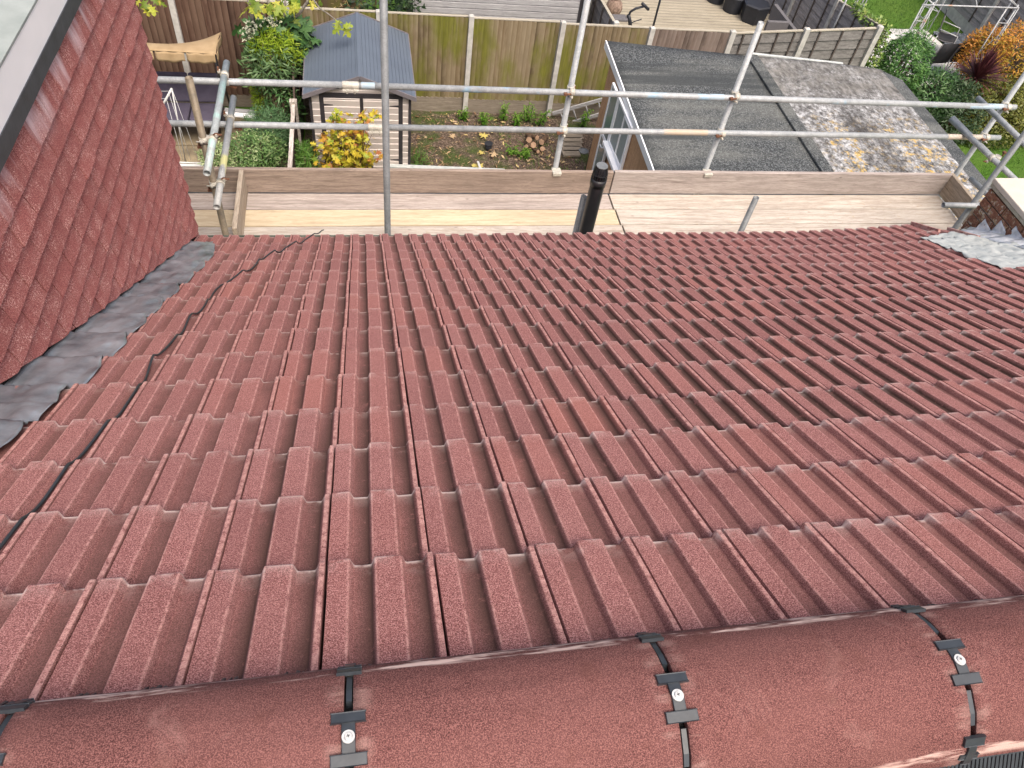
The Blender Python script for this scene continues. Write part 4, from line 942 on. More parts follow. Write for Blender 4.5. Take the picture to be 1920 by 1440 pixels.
def core(mb, c, rad, seed, low=None):
    """dark inner twigs so that one does not see straight through"""
    rr = random.Random(seed); c = Vector(c)
    for i in range(26):
        v = Vector((rr.gauss(0, 1), rr.gauss(0, 1), abs(rr.gauss(0, 1)))).normalized(); q = c + Vector((v.x * rad[0], v.y * rad[1], v.z * rad[2])) * rr.uniform(0.6, 0.95)
        b = Vector((c.x + rr.gauss(0, .06), c.y + rr.gauss(0, .06), (low if low is not None else c.z - rad[2]))); m = b.lerp(q, 0.5) + Vector((rr.gauss(0, .05), rr.gauss(0, .05), rr.gauss(0, .05)))
        mb.path([b, m, q], [0.016, 0.010, 0.004], 5)
def shrub(name, label, cat, c, rad, n, L, W, mat, kind='oval', seed=0, group=None, stem='barkb', mats=None, **kw):
    low = kw.pop('low', ZG + 0.01); root = thing(name, label, cat, (c[0], c[1], ZG), group)
    mb = MB(); crown(mb, c, rad, n, L, W, kind, seed, low=low, **kw); mb.make('foliage', mat, root)
    mb = MB(); core(mb, c, rad, seed + 1, ZG); mb.make('stems', stem, root); return root

# ------------------------------------------------------------------ fences
def feather_panel(x0, x1, y, z0, z1a, z1b, mat, par, seed, bw=0.092, lean=0):
    mb = MB(); rr = random.Random(seed); n = max(1, round((x1 - x0) / bw)); bw = (x1 - x0) / n
    for i in range(n):
        a = x0 + i * bw; zt = z1a + (z1b - z1a) * (i + .5) / n + rr.uniform(-.006, .004); rnd = rr.random(); t = rr.uniform(0.028, 0.036)
        mb.add([(a, y, z0), (a + bw * 1.03, y - t, z0), (a + bw * 1.03, y - t, zt), (a, y, zt), (a, y + 0.02, z0), (a + bw * 1.03, y + 0.02, z0), (a + bw * 1.03, y + 0.02, zt), (a, y + 0.02, zt)],
               [(0, 1, 2, 3), (1, 5, 6, 2), (3, 2, 6, 7), (4, 0, 3, 7), (5, 4, 7, 6)], tile=[(rnd, e_, 0) for e_ in (0.0, 1, 1, 0.0, 0, 0, 0, 0)])
    return mb.make('panel', mat, par)
def post(x, y, z1, par, r=0.052, mat='concrete'):
    mb = MB(); mb.box((x - r, y - 0.05, ZG), (x + r, y + 0.05, z1)); 
    mb.add([(x - r, y - .05, z1), (x + r, y - .05, z1), (x + r, y + .05, z1), (x - r, y + .05, z1), (x, y, z1 + 0.03)], [(0, 1, 4), (1, 2, 4), (2, 3, 4), (3, 0, 4)])
    return mb.make('post', mat, par, bevel=0.006)
YF = 9.70
f1 = thing('fence', 'red brown featheredge fence with pale concrete posts behind the swing seat', 'fence', (-3, YF, ZG))
xs = [-6.6, -4.95, -3.06, -1.15]
for i in range(3):
    feather_panel(xs[i] + 0.05, xs[i + 1] - 0.05, YF, ZG + 0.26, -3.06, -3.05, 'fbrown', f1, i + 1, 0.105)
    mb = MB(); mb.box((xs[i] + 0.05, YF - 0.01, ZG), (xs[i + 1] - 0.05, YF + 0.03, ZG + 0.26)); mb.make('gravel_board', 'gravelb', f1)
    mb = MB(); mb.box((xs[i] + 0.05, YF - 0.02, -3.052), (xs[i + 1] - 0.05, YF + 0.045, -3.03)); mb.make('capping_rail', 'toprail', f1)
for i, x in enumerate(xs): post(x, YF - 0.03, -3.03, f1, 0.05)
f2 = thing('fence', 'green stained featheredge fence with white concrete posts behind the soil bed', 'fence', (2.5, YF, ZG))
PX = [-1.05, 0.46, 2.155, 3.895, 5.65, 7.32]; PY = [9.72, 9.70, 9.68, 9.60, 9.54, 9.56]
for i in range(5):
    z0 = -3.14; feather_panel(PX[i] + 0.055, PX[i + 1] - 0.055, (PY[i] + PY[i + 1]) / 2, ZG + 0.33, z0, z0 - 0.015, 'fgreen' if i < 4 else 'fgrey', f2, 20 + i, 0.093)
    mb = MB(); yy = (PY[i] + PY[i + 1]) / 2; mb.box((PX[i] + 0.05, yy - 0.022, ZG), (PX[i + 1] - 0.05, yy + 0.02, ZG + 0.33)); mb.make('gravel_board', 'gravelb', f2)
    mb = MB(); mb.box((PX[i] + 0.05, yy - 0.02, z0 - 0.004), (PX[i + 1] - 0.05, yy + 0.04, z0 + 0.012)); mb.make('capping_rail', 'toprail', f2)
for i in range(5): post(PX[i], PY[i] - 0.03, -3.10, f2, 0.048, 'concrete' if i else 'gravelb')
f3 = thing('fence', 'grey overlap panel fence with concrete posts behind the two flat roofs', 'fence', (9, 9.8, ZG))
def lap_panel(p, q, z0, za, zb, par, mat, seed, nb=9, battens=3, side=-1):
    p = Vector(p); q = Vector(q); d = (q - p); L = d.length; d.normalize(); nrm = Vector((d.y, -d.x, 0)) * (1 if side < 0 else -1)
    mb = MB(); rr = random.Random(seed); n = 12
    for r in range(nb):
        f0 = r / nb; f1 = (r + 1.18) / nb
        for i in range(n):
            a = i / n; b = (i + 1) / n; w0 = 0.006 * vnoise(a * 3 + seed, r, 0); w1 = 0.006 * vnoise(b * 3 + seed, r, 0)
            def pt(s, f, o): z = z0 + (za + (zb - za) * s - z0) * f; v = p + d * (L * s) + nrm * o; return (v.x, v.y, z)
            mb.add([pt(a, f0 + w0, 0.034), pt(b, f0 + w1, 0.034), pt(b, min(1, f1), 0.004), pt(a, min(1, f1), 0.004), pt(a, f0 + w0, 0.0), pt(b, f0 + w1, 0.0)], [(0, 1, 2, 3), (4, 5, 1, 0)])
    o = mb.make('panel', mat, par, solid=0.003)
    mb = MB()
    for i in range(battens):
        s = (i + 0.5) / battens if battens > 1 else 0.5; v = p + d * (L * s); z1 = za + (zb - za) * s
        mb.beam((v.x + nrm.x * .044, v.y + nrm.y * .044, z0), (v.x + nrm.x * .044, v.y + nrm.y * .044, z1), 0.035, 0.018, up=nrm)
    mb.make('batten', 'batten', par)
    mb = MB(); mb.beam((p.x, p.y, za + 0.008), (q.x, q.y, zb + 0.008), 0.06, 0.022); mb.make('capping_rail', 'toprail', par)
xs3 = [(7.32, 9.56), (9.02, 9.80), (10.80, 10.05)]
for i in range(2): lap_panel((xs3[i][0] + .06, xs3[i][1], 0), (xs3[i + 1][0] - .06, xs3[i + 1][1], 0), ZG + 0.1, -3.17, -3.17, f3, 'lap', 50 + i, 9, 4 if i == 0 else 3)
for x, y in xs3: post(x, y - 0.04, -3.10, f3, 0.055)
f4 = thing('fence', 'grey side fence running away beyond the corner with the ivy', 'fence', (10.88, 12.5, ZG))
ys = [10.12, 11.9, 13.7, 15.5, 17.3]; za = [-3.16, -3.46, -3.62, -3.75, -3.85]
for i in range(4):
    lap_panel((10.88, ys[i + 1] - .05, 0), (10.88, ys[i] + .05, 0), ZG, za[i + 1], za[i], f4, 'lapy', 70 + i, 9, 3)
for i in range(1, 5): post(10.86, ys[i], za[i] + 0.05, f4, 0.05)
f5 = thing('fence', 'grey panel fence with pale sloping posts on the far side of the lawn', 'fence', (16.55, 14, ZG))
ys = [7.6, 9.4, 11.4, 13.62, 15.7, 17.8, 19.8]
for i in range(6):
    lap_panel((16.55, ys[i + 1] - .05, 0), (16.55, ys[i] + .05, 0), ZG + 0.28, ZG + 2.0, ZG + 2.0, f5, 'lapy', 90 + i, 10, 2)
    mb = MB(); mb.box((16.52, ys[i] + .05, ZG), (16.57, ys[i + 1] - .05, ZG + 0.28)); mb.make('gravel_board', 'concrete', f5)
for y in ys: post(16.52, y, ZG + 2.05, f5, 0.055)
f6 = thing('fence', 'dark weathered side fence beyond the green fence, beside the exercise bike', 'fence', (4.95, 11.5, ZG))
for i, (a, b) in enumerate(((9.85, 11.6), (11.7, 13.5), (13.6, 15.4))):
    lap_panel((5.02 - 0.03 * i, b, 0), (5.02 - 0.03 * i, a, 0), ZG, -3.38, -3.25, f6, 'lapy', 110 + i, 9, 3)
    post(5.0, a - 0.05, -3.16, f6, 0.05)
# low fence between the left and middle gardens, seen end-on
f7 = thing('fence', 'narrow fence with peeling white top rail left of the plastic shed', 'fence', (-1.06, 7.5, ZG))
mb = MB(); mb.box((-1.075, 3.6, ZG), (-1.045, 7.85, -3.93)); mb.make('panel', 'fbrown', f7)
mb = MB(); mb.beam((-1.06, 3.6, -3.91), (-1.06, 7.92, -3.91), 0.065, 0.035); mb.make('capping_rail', 'whitewood', f7)
mb = MB(); mb.add([(-1.03, 7.9, ZG), (-1.03, 9.6, ZG), (-1.03, 9.6, -3.15), (-1.03, 8.8, -3.2), (-1.03, 7.9, -3.9), (-1.06, 7.9, ZG), (-1.06, 9.6, ZG), (-1.06, 9.6, -3.15), (-1.06, 8.8, -3.2), (-1.06, 7.9, -3.9)],
    [(0, 1, 2, 3, 4), (9, 8, 7, 6, 5), (3, 8, 9, 4), (2, 7, 8, 3), (0, 4, 9, 5)]); mb.make('panel', 'fgrey', f7)
mb = MB(); mb.box((-1.12, 7.86, ZG), (-1.0, 7.96, -3.84)); mb.make('post', 'whitewood', f7)

# ------------------------------------------------------------------ plastic garden shed
shed = thing('garden_shed', 'beige plastic garden shed with blue grey apex roof and dark double doors', 'shed', (0.07, 8.5, ZG))
XL, XR, SY0, SY1, EZ, RZ = -0.76, 0.90, 7.56, 9.50, -3.50, -3.13
mb = MB(); mb.box((XL + 0.01, SY0 + 0.012, ZG + .03), (XR - 0.01, SY1, EZ)); mb.add([(XL, SY0 + 0.01, EZ), (XR, SY0 + 0.01, EZ), (0.07, SY0 + 0.01, RZ - 0.03), (XL, SY1, EZ), (XR, SY1, EZ), (0.07, SY1, RZ - .03)], [(0, 1, 2), (4, 3, 5)])
mb.make('wall_core', 'charcoal', shed)
def siding(x0, x1, z0, z1, y, h=0.118, clip=None):
    mb = MB(); z = z0; 
    while z < z1 - 0.01:
        ze = min(z + h, z1); a, b = x0, x1
        if clip: a, b = clip(max(z, z0), ze, x0, x1)
        mb.add([(a, y, z), (b, y, z), (b, y, ze), (a, y, ze), (a, y - 0.009, z), (b, y - 0.009, z), (b, y - 0.018, ze - 0.017), (a, y - 0.018, ze - 0.017)],
               [(4, 5, 6, 7), (7, 6, 2, 3), (0, 1, 5, 4), (4, 7, 3, 0), (1, 2, 6, 5)]); z = ze
    return mb
siding(XL + 0.03, XL + 0.16, ZG + .04, EZ, SY0).make('siding', 'siding', shed); siding(XR - 0.13, XR - 0.025, ZG + .04, EZ, SY0).make('siding', 'siding', shed)
def cl(z, ze, a, b):
    f = max(0.02, 1 - (ze - EZ) / (RZ - 0.03 - EZ)); return 0.07 + (a - 0.07) * f, 0.07 + (b - 0.07) * f
siding(XL, XR, EZ + 0.001, RZ - 0.06, SY0, 0.10, cl).make('gable', 'siding', shed)
mb = MB()
for x in (XL - 0.012, XR - 0.028):
    if x > 0: mb.make('corner_trim', 'charcoal', shed); mb = MB()
    mb.box((x, SY0 - 0.024, ZG + .02), (x + 0.045, SY0 + 0.02, EZ - 0.01))
mb.make('corner_trim', 'charcoal', shed)
mb = MB(); dx0, dx1, dz1 = XL + 0.155, XR - 0.125, EZ - 0.01
mb.box((dx0, SY0 - 0.02, ZG + .03), (dx0 + 0.045, SY0 + .01, dz1)); mb.box((dx1 - 0.045, SY0 - 0.02, ZG + .03), (dx1, SY0 + .01, dz1)); mb.box((dx0, SY0 - 0.021, dz1), (dx1, SY0 + .01, dz1 + 0.05)); mb.make('door_frame', 'charcoal', shed, bevel=0.003)
xm = (dx0 + dx1) / 2
for a, b, hx, sx in ((dx0 + 0.045, xm, dx0 + 0.03, 1), (xm + 0.002, dx1 - 0.045, dx1 - 0.03, -1)):
    mb = MB(); y = SY0 - 0.012; mb.box((a, y - .01, ZG + .05), (a + 0.028, y + .01, dz1 - 0.003)); mb.box((b - 0.028, y - .01, ZG + .05), (b, y + .01, dz1 - 0.003)); mb.box((a, y - .0105, dz1 - 0.04), (b, y + .01, dz1 - 0.004)); mb.box((a, y - .0105, ZG + .05), (b, y + .01, ZG + .1))
    dr = mb.make('door', 'charcoal', shed, bevel=0.002); siding(a + 0.028, b - 0.028, ZG + 0.1, dz1 - 0.04, y + 0.004).make('door_panel', 'siding', dr)
    for hz in (dz1 - 0.17, -4.75):
        mb = MB(); mb.add([(hx, y - .013, hz - .02), (hx, y - .013, hz + .02), (hx + sx * 0.19, y - .013, hz + .004), (hx + sx * 0.19, y - .013, hz - .004), (hx, y - .004, hz - .02), (hx, y - .004, hz + .02), (hx + sx * 0.19, y - .004, hz + .004), (hx + sx * 0.19, y - .004, hz - .004)], [(0, 1, 2, 3)[::sx], (0, 3, 7, 4)[::sx], (1, 5, 6, 2)[::sx], (3, 2, 6, 7)[::sx]]); mb.make('hinge', 'charcoal', dr)
RX = 0.075
for side, xe in ((-1, -0.85), (1, 0.985)):
    mb = MB(); n = 15; F0, F1 = SY0 - 0.10, 9.60
    for i in range(n):
        a = RX + (xe - RX) * i / n; b = RX + (xe - RX) * (i + 1) / n; za_ = RZ + (EZ + 0.02 - RZ) * i / n; zb_ = RZ + (EZ + 0.02 - RZ) * (i + 1) / n; m = (b - a) * 0.10
        y0a = F0 - 0.07 * (1 - i / n) * 0; 
        mb.add([(a, F0, za_), (a, F1, za_), (b - m, F0, zb_), (b - m, F1, zb_), (b, F0, zb_ + 0.002), (b, F1, zb_ + 0.002)], [q if side > 0 else q[::-1] for q in [(0, 2, 3, 1), (2, 4, 5, 3)]])
    mb.make('roof_panel', 'blueroof', shed, solid=0.012)
    mb = MB(); mb.beam((RX, F0 - 0.012, RZ - 0.005), (xe, F0 - 0.012, EZ + 0.012), 0.02, 0.075); mb.beam((RX, F1 + 0.012, RZ + 0.005), (xe, F1 + 0.012, EZ + 0.022), 0.02, 0.03); mb.beam((xe, F0 - 0.02, EZ + 0.0), (xe, F1 + 0.02, EZ + 0.0), 0.03, 0.05); mb.make('roof_trim', 'rooftrim', shed, bevel=0.003)
mb = MB(); mb.beam((RX, F0, RZ + 0.006), (RX, F1, RZ + 0.006), 0.05, 0.012); mb.make('ridge_cap', 'blueroof', shed)

# ------------------------------------------------------------------ outbuildings with flat roofs
ob = thing('outbuilding', 'felt roofed garden room with reed clad wall and white window', 'outbuilding', (5.5, 6, ZG))
XW = 4.15
mb = MB(); mb.box((XW, 2.9, ZG), (6.70, 7.45, -2.69)); mb.v = [((x if x > 5 else 4.088 + (y - 2.9) * 0.0305), y, z) for x, y, z in mb.v]; mb.make('wall', 'reed', ob, 'wall clad in orange brown reed screening')
mb = MB(); nx, ny = 14, 20
FC = [(4.07, 3.0), (6.73, 2.9), (6.745, 7.60), (4.24, 7.93)]
def quadp(C4, s, t): a = Vector(C4[0]).lerp(Vector(C4[1]), s); b = Vector(C4[3]).lerp(Vector(C4[2]), s); return a.lerp(b, t)
mb.grid(lambda i, j: (*quadp(FC, i / (nx - 1), j / (ny - 1)), -2.602 + 0.006 * vnoise(i * .6, j * .5, 0)), nx, ny); mb.make('felt_roof', 'felt', ob, 'dark grey mineral felt roof', solid=0.02)
mb = MB(); mb.beam((4.062, 3.0, -2.655), (4.235, 7.94, -2.655), 0.022, 0.13); mb.make('fascia', 'upvc', ob, 'white fascia', bevel=0.003)
mb = MB(); mb.beam((4.235, 7.93, -2.66), (6.74, 7.60, -2.66), 0.022, 0.12); mb.make('fascia', 'charcoal', ob)
# window and door in the reed wall
mb = MB(); x = XW - 0.02
def fr(mb, y0, y1, z0, z1, w=0.05, d=0.05, x=XW): 
    mb.box((x - d, y0, z0), (x + .01, y0 + w, z1)); mb.box((x - d, y1 - w, z0), (x + .01, y1, z1)); mb.box((x - d, y0 + w, z1 - w), (x + .01, y1 - w, z1)); mb.box((x - d, y0 + w, z0), (x + .01, y1 - w, z0 + w))
fr(mb, 5.55, 6.40, -3.53, -2.722, 0.045, 0.03); wf = mb.make('window', 'upvc', ob, 'white window', bevel=0.004)
mb = MB(); mb.box((XW - 0.012, 5.595, -3.485), (XW - 0.004, 6.355, -2.767)); mb.make('pane', 'blind', wf)
mb = MB(); fr(mb, 5.596, 5.97, -3.484, -2.768, 0.025, 0.022, XW - .012); mb.make('sash', 'upvc', wf, bevel=0.003)
mb = MB(); mb.box((XW - 0.11, 5.50, -3.60), (XW, 6.43, -3.535)); mb.make('sill', 'upvc', wf, bevel=0.004)
mb = MB(); fr(mb, 6.405, 6.84, ZG + .05, -2.722, 0.045, 0.032); df = mb.make('door', 'upvc', ob, 'white glazed door', bevel=0.004)
mb = MB(); mb.box((XW - 0.018, 6.45, ZG + .1), (XW - 0.010, 6.795, -2.767)); mb.make('pane', 'glass', df)
mb = MB(); mb.box((XW - 0.03, 6.45, -3.66), (XW - .005, 6.795, -3.60)); mb.path([(XW - .03, 6.46, -3.70), (XW - .09, 6.47, -3.70), (XW - .09, 6.56, -3.70)], 0.012, 8); mb.make('handle', 'upvc', df)
gb = thing('outbuilding', 'garage with pale cement sheet roof blotched with orange lichen', 'outbuilding', (8, 5.5, ZG))
mb = MB(); mb.box((6.78, 2.5, ZG), (9.05, 7.15, -2.70)); mb.make('wall', 'sill', gb)
LC = [(6.80, 2.4), (9.12, 2.5), (9.16, 7.29), (6.78, 7.57)]; nx, ny = 46, 60
def lf(i, j):
    s = i / (nx - 1); t = j / (ny - 1); p = quadp(LC, s, t); bulge = 0.10 * (1 - min(1, (1 - t) / 0.02)) ; seam = sum(0.010 * math.exp(-((s - q) / 0.012) ** 2) for q in (0.30, 0.58, 0.83))
    return (p.x, p.y, -2.585 + 0.02 * math.sin(math.pi * s) + seam + 0.006 * vnoise(p.x * 3, p.y * 3, 1))
def lat(i, j):
    s = i / (nx - 1); t = j / (ny - 1); p = quadp(LC, s, t); y = max(0, min(1, (6.0 - p.y) / 0.8)); st = 1.0 if (0.14 < s < 0.36 or s > 0.60) else 0.25
    dk_ = math.exp(-((s - 0.47) / 0.13) ** 4) + 0.45 * math.exp(-((s - 0.74) / 0.08) ** 2)
    return (y * st, max(0, min(1, (p.y - 5.9) / 0.7)) * 0.9, min(1, dk_) * max(0.25, min(1, (6.9 - p.y) / 1.2)))
mb.v = []; mb = MB(); mb.grid(lf, nx, ny, at=dict(worn=lat)); mb.make('cement_roof', 'lichen', gb, 'grey white cement roof with orange lichen', solid=0.02)
mb = MB(); mb.beam((6.79, 2.4, -2.575), (6.79, 7.62, -2.575), 0.20, 0.05); mb.make('roof_kerb', 'felt', gb, 'dark felt kerb between the roofs', bevel=0.01)
mb = MB(); mb.beam((6.72, 7.62, -2.555), (8.45, 7.40, -2.560), 0.05, 0.035); mb.make('verge_flashing', 'sealant', gb, bevel=0.008)
mb = MB(); mb.add([(9.12, 2.4, -2.60), (9.50, 2.4, -2.66), (9.52, 7.10, -2.66), (9.17, 7.28, -2.60), (9.50, 2.4, -2.74), (9.52, 7.1, -2.74)], [(0, 1, 2, 3), (1, 4, 5, 2)]); mb.make('felt_edge', 'felt', gb, solid=0.015)
mb = MB(); mb.beam((9.51, 2.4, -2.68), (9.53, 7.1, -2.68), 0.015, 0.03); mb.make('edge_strip', 'sealant', gb)

# neighbour's shed beyond the green fence
ns = thing('garden_shed', 'silver grey shiplap shed beyond the green fence', 'shed', (2.8, 12, ZG))
mb = MB(); x0, x1, y = 1.17, 4.56, 11.0; z = ZG
while z < -2.9:
    mb.add([(x0, y, z), (x1, y, z), (x1, y, z + 0.125), (x0, y, z + 0.125), (x0, y - 0.022, z + 0.004), (x1, y - 0.022, z + 0.004), (x1, y - 0.020, z + 0.10), (x0, y - 0.020, z + 0.10), (x1, y - 0.004, z + 0.122), (x0, y - 0.004, z + 0.122)],
           [(4, 5, 6, 7), (7, 6, 8, 9), (0, 1, 5, 4), (1, 3 - 1, 8, 6, 5)]); z += 0.125
mb.make('front_wall', 'shiplap', ns)
mb = MB(); mb.box((x0 + .01, y + .002, ZG), (x1 - .01, y + 2.2, -2.88)); mb.make('wall', 'batten', ns)
mb = MB(); mb.box((x1 - 0.005, y - 0.03, ZG), (x1 + 0.05, y + 0.03, -2.85)); mb.make('corner_trim', 'charcoal', ns)
mb = MB(); mb.box((x0 - .1, y - .08, -2.86), (x1 + .12, y + 2.3, -2.80)); mb.make('roof', 'felt', ns)

# ------------------------------------------------------------------ left garden
mb = MB(); mb.grid(lambda i, j: (-7.0 + 5.9 * i / 30, 3.0 + 6.6 * j / 40, ZG + 0.004 + 0.012 * vnoise(i * .4, j * .4, 3)), 31, 41); struct(mb.make('paving', 'paving'))
rng = random.Random(31)
mb = MB()
for i in range(7):
    for j in range(7):
        x = -4.6 + 0.62 * i; y = 4.6 + 0.62 * j; g = 0.02
        if rng.random() < 0.2: continue
        mb.box((x + g, y + g, ZG + 0.015), (x + .6, y + .6, ZG + 0.045 + rng.uniform(0, .01)))
mb.make('paving_slabs', 'paving', None, origin=(-3, 6.5, ZG)); struct(bpy.context.scene.objects['paving_slabs'])

sw = thing('swing_seat', 'garden swing seat with tan canopy and purple grey cushions', 'swing seat', (-3.1, 8.7, ZG))
mb = MB(); nx, ny = 26, 14
XA, XB = -4.15, -2.24
def can(i, j):
    s = i / (nx - 1); t = j / (ny - 1); x = XA + (XB - XA) * s; y = 8.28 + 0.86 * t
    back = -0.16 * math.sin(math.pi * s) * (t ** 1.5) * 1.6
    z = -3.27 + 0.04 * math.sin(math.pi * t) - 0.03 * s + (-0.22) * t ** 2 * (0.3 + abs(2 * s - 1) ** 1.4 * 0.0) + back * 0.9 + 0.03
    return (x, y + 0.02 * math.sin(math.pi * s) - 0.20 * math.sin(math.pi * s) * t, z)
mb.grid(can, nx, ny); mb.make('canopy', 'canvas', sw, solid=0.006)
mb = MB()
for k in range(4):
    s0, s1 = k / 4 + 0.008, (k + 1) / 4 - 0.008
    mb.grid(lambda i, j: (XA + (XB - XA) * (s0 + (s1 - s0) * i / 10), 8.272 - 0.012 * math.sin(i * 1.3) - 0.02 * j / 4, can(round((s0 + (s1 - s0) * i / 10) * (nx - 1)), 0)[2] + 0.004 - (0.13 + 0.035 * math.sin(math.pi * i / 10)) * j / 4), 11, 5)
mb.grid(lambda i, j: (XB + 0.01 + 0.012 * math.sin(i * 1.2), 8.28 + 0.84 * i / 10, can(nx - 1, round((ny - 1) * i / 10))[2] - 0.13 * j / 4), 11, 5); mb.make('valance', 'canvas', sw, solid=0.004)
mb = MB()
for x in (-4.08, -2.33):
    mb.path([(x, 8.12, ZG), (x - .0, 8.55, -3.9), (x, 8.62, -3.42)], 0.02, 8); mb.path([(x, 9.35, ZG), (x, 8.75, -3.9), (x, 8.66, -3.42)], 0.02, 8); mb.path([(x, 8.3, -3.33), (x, 9.0, -3.42)], 0.012, 6)
mb.path([(-4.08, 8.64, -3.45), (-2.33, 8.64, -3.45)], 0.02, 8); mb.path([(-4.08, 9.3, ZG + .1), (-2.33, 9.3, ZG + .1)], 0.016, 6); mb.make('frame', 'charcoal', sw)
for k in range(3):
    a = -4.0 + 0.54 * k; b = a + 0.52
    mb = MB(); mb.box((a, 8.30, -4.60), (b, 8.84, -4.50)); mb.make('seat_cushion', 'cushion', sw, bevel=0.03)
    mb = MB(); mb.box((a, -0.05, 0), (b, 0.05, 0.50), Matrix.Translation((0, 8.90, -4.52)) @ Matrix.Rotation(math.radians(-14), 4, 'X')); mb.make('back_cushion', 'cushion', sw, bevel=0.03)
mb = MB(); mb.box((-4.05, 8.28, -4.64), (-2.38, 8.88, -4.605)); mb.make('seat_base', 'charcoal', sw)

ar = thing('clothes_airer', 'white wire clothes airer standing on the paving by the dormer', 'airer', (-3.2, 7.4, ZG))
mb = MB(); mb.path([GY(297, 212, 7.8), GY(322, 166, 7.8)], 0.017, 8); mb.make('arm', 'wire', ar)
mb = MB(); mb.path([GZ(285, 303, -4.85), GZ(382, 306, -4.85)], 0.015, 8); mb.make('lower_bar', 'wire', ar)
A0, A1 = Vector(GY(297, 212, 7.8)), Vector(GY(322, 166, 7.8)); B0, B1 = Vector(GZ(300, 303, -4.85)), Vector(GZ(372, 300, -4.85))
mb = MB()
for k in range(6): mb.path([A0.lerp(A1, k / 5), B0.lerp(B1, k / 5)], 0.0035, 5)
for k in range(3): mb.path([A0.lerp(A1, 0.3 + k * .3), A0.lerp(A1, 0.3 + k * .3) + Vector((-1.2, 0.1, -0.12))], 0.003, 5)
mb.make('lines', 'wire', ar)
mb = MB(); mb.path([A1, (A1.x - 0.1, A1.y + 0.05, ZG)], 0.012, 6); mb.make('pole', 'wire', ar)
bd = thing('planter', 'low white edged timber planter at the foot of the variegated shrub', 'planter', (-2.9, 6.9, ZG))
for a, b in (((290, 316), (384, 318)),):
    mb = MB(); mb.beam(GZ(*a, -4.80), GZ(*b, -4.80), 0.05, 0.18); mb.make('side_board', 'wire', bd)
mb = MB(); mb.box((-3.3, 6.30, ZG), (-2.5, 6.52, -4.88)); mb.make('box', 'soil', bd)
bn = thing('bench', 'white slatted garden bench against the red brown fence', 'bench', (-2.1, 9.3, ZG))
mb = MB(); mb.beam(GZ(398, 204, -4.62), GZ(484, 211, -4.62), 0.10, 0.03); mb.make('seat_slat', 'shiplap', bn); mb = MB(); mb.beam(GZ(398, 212, -4.62), GZ(484, 218, -4.62), 0.10, 0.03); mb.make('seat_slat', 'upvc', bn)
for px in (402, 480):
    p = GZ(px, 209, -4.64); mb = MB(); mb.box((p[0] - .03, p[1] - .1, ZG), (p[0] + .03, p[1] + .1, -4.64)); mb.make('leg', 'batten', bn)

shrub('fatsia_shrub', 'big dark leaved fatsia with cream flower heads under the fig tree', 'shrub', tuple(GY(520, 72, 8.95)), (0.62, 0.42, 0.34), 420, 0.22, 0.20, 'fatsia', 'lobed', 3, hollow=0.3, up=0.9)
r_ = bpy.context.scene.objects['fatsia_shrub']; mb = MB(); rr = random.Random(4)
for px, py, n in ((466, 62, 46), (478, 48, 26), (512, 42, 30), (505, 60, 18)):
    c = Vector(GY(px, py, 8.75))
    for i in range(n):
        q = c + Vector((rr.gauss(0, .08), rr.gauss(0, .07), rr.gauss(0, .07)))
        for k in range(7): leaf(mb, q, Vector((rr.gauss(0, 1), rr.gauss(0, 1), rr.gauss(0, 1))), Vector((rr.gauss(0, 1), rr.gauss(0, 1), 1)).normalized(), 0.032, 0.034, rr.random(), 'oval')
mb.make('flower_heads', 'flower', r_)
shrub('choisya_shrub', 'bright yellow green feathery shrub below the fatsia', 'shrub', tuple(GY(518, 92, 8.6)), (0.45, 0.30, 0.34), 3000, 0.085, 0.028, 'choisya', 'blade', 6, hollow=0.35)
shrub('conifer', 'narrow upright lime green conifer against the dark fence', 'shrub', tuple(GY(490, 182, 8.55)), (0.15, 0.14, 0.55), 2200, 0.08, 0.024, 'choisya', 'blade', 8, hollow=0.3)
shrub('viburnum_shrub', 'dusky green broad leaved shrub in front of the lime green one', 'shrub', tuple(GY(508, 128, 8.45)), (0.48, 0.34, 0.44), 1500, 0.115, 0.05, 'dusky', 'oval', 9, hollow=0.35)
shrub('laurel_shrub', 'dark broad leaved shrub beside the peeling white rail', 'shrub', tuple(GY(528, 200, 8.3)), (0.34, 0.34, 0.5), 700, 0.12, 0.05, 'laurel', 'oval', 10, hollow=0.35)
shrub('rosemary_bush', 'fine leaved blue green rosemary bush by the middle of the narrow fence', 'shrub', tuple(GY(503, 246, 7.9)), (0.48, 0.36, 0.46), 7000, 0.075, 0.016, 'rosemary', 'blade', 12, hollow=0.3, up=1.2)
shrub('variegated_shrub', 'cream and green variegated shrub just beyond the scaffold toe board', 'shrub', tuple(GY(480, 290, 7.3)), (0.55, 0.40, 0.42), 5500, 0.055, 0.032, 'euony', 'oval', 14, hollow=0.35, col=lambda P: -0.12)
shrub('variegated_shrub', 'small pale variegated shrub left of the green stained scaffold rail', 'shrub', tuple(GY(402, 292, 7.2)), (0.27, 0.24, 0.28), 1500, 0.055, 0.032, 'euony', 'oval', 15, hollow=0.35, col=lambda P: 0.2)
shrub('fern', 'feathery green fern squeezed between the narrow fence and the shed', 'fern', tuple(GY(572, 300, 7.0)), (0.20, 0.28, 0.32), 1600, 0.11, 0.02, 'fern', 'blade', 16, hollow=0.2, up=0.8)
shrub('fern', 'small bright green fern right of the shed doors beside the soil bed', 'fern', tuple(GZ(787, 300, -5.0)), (0.22, 0.22, 0.14), 420, 0.09, 0.014, 'fern', 'blade', 17, hollow=0.2, up=0.8)

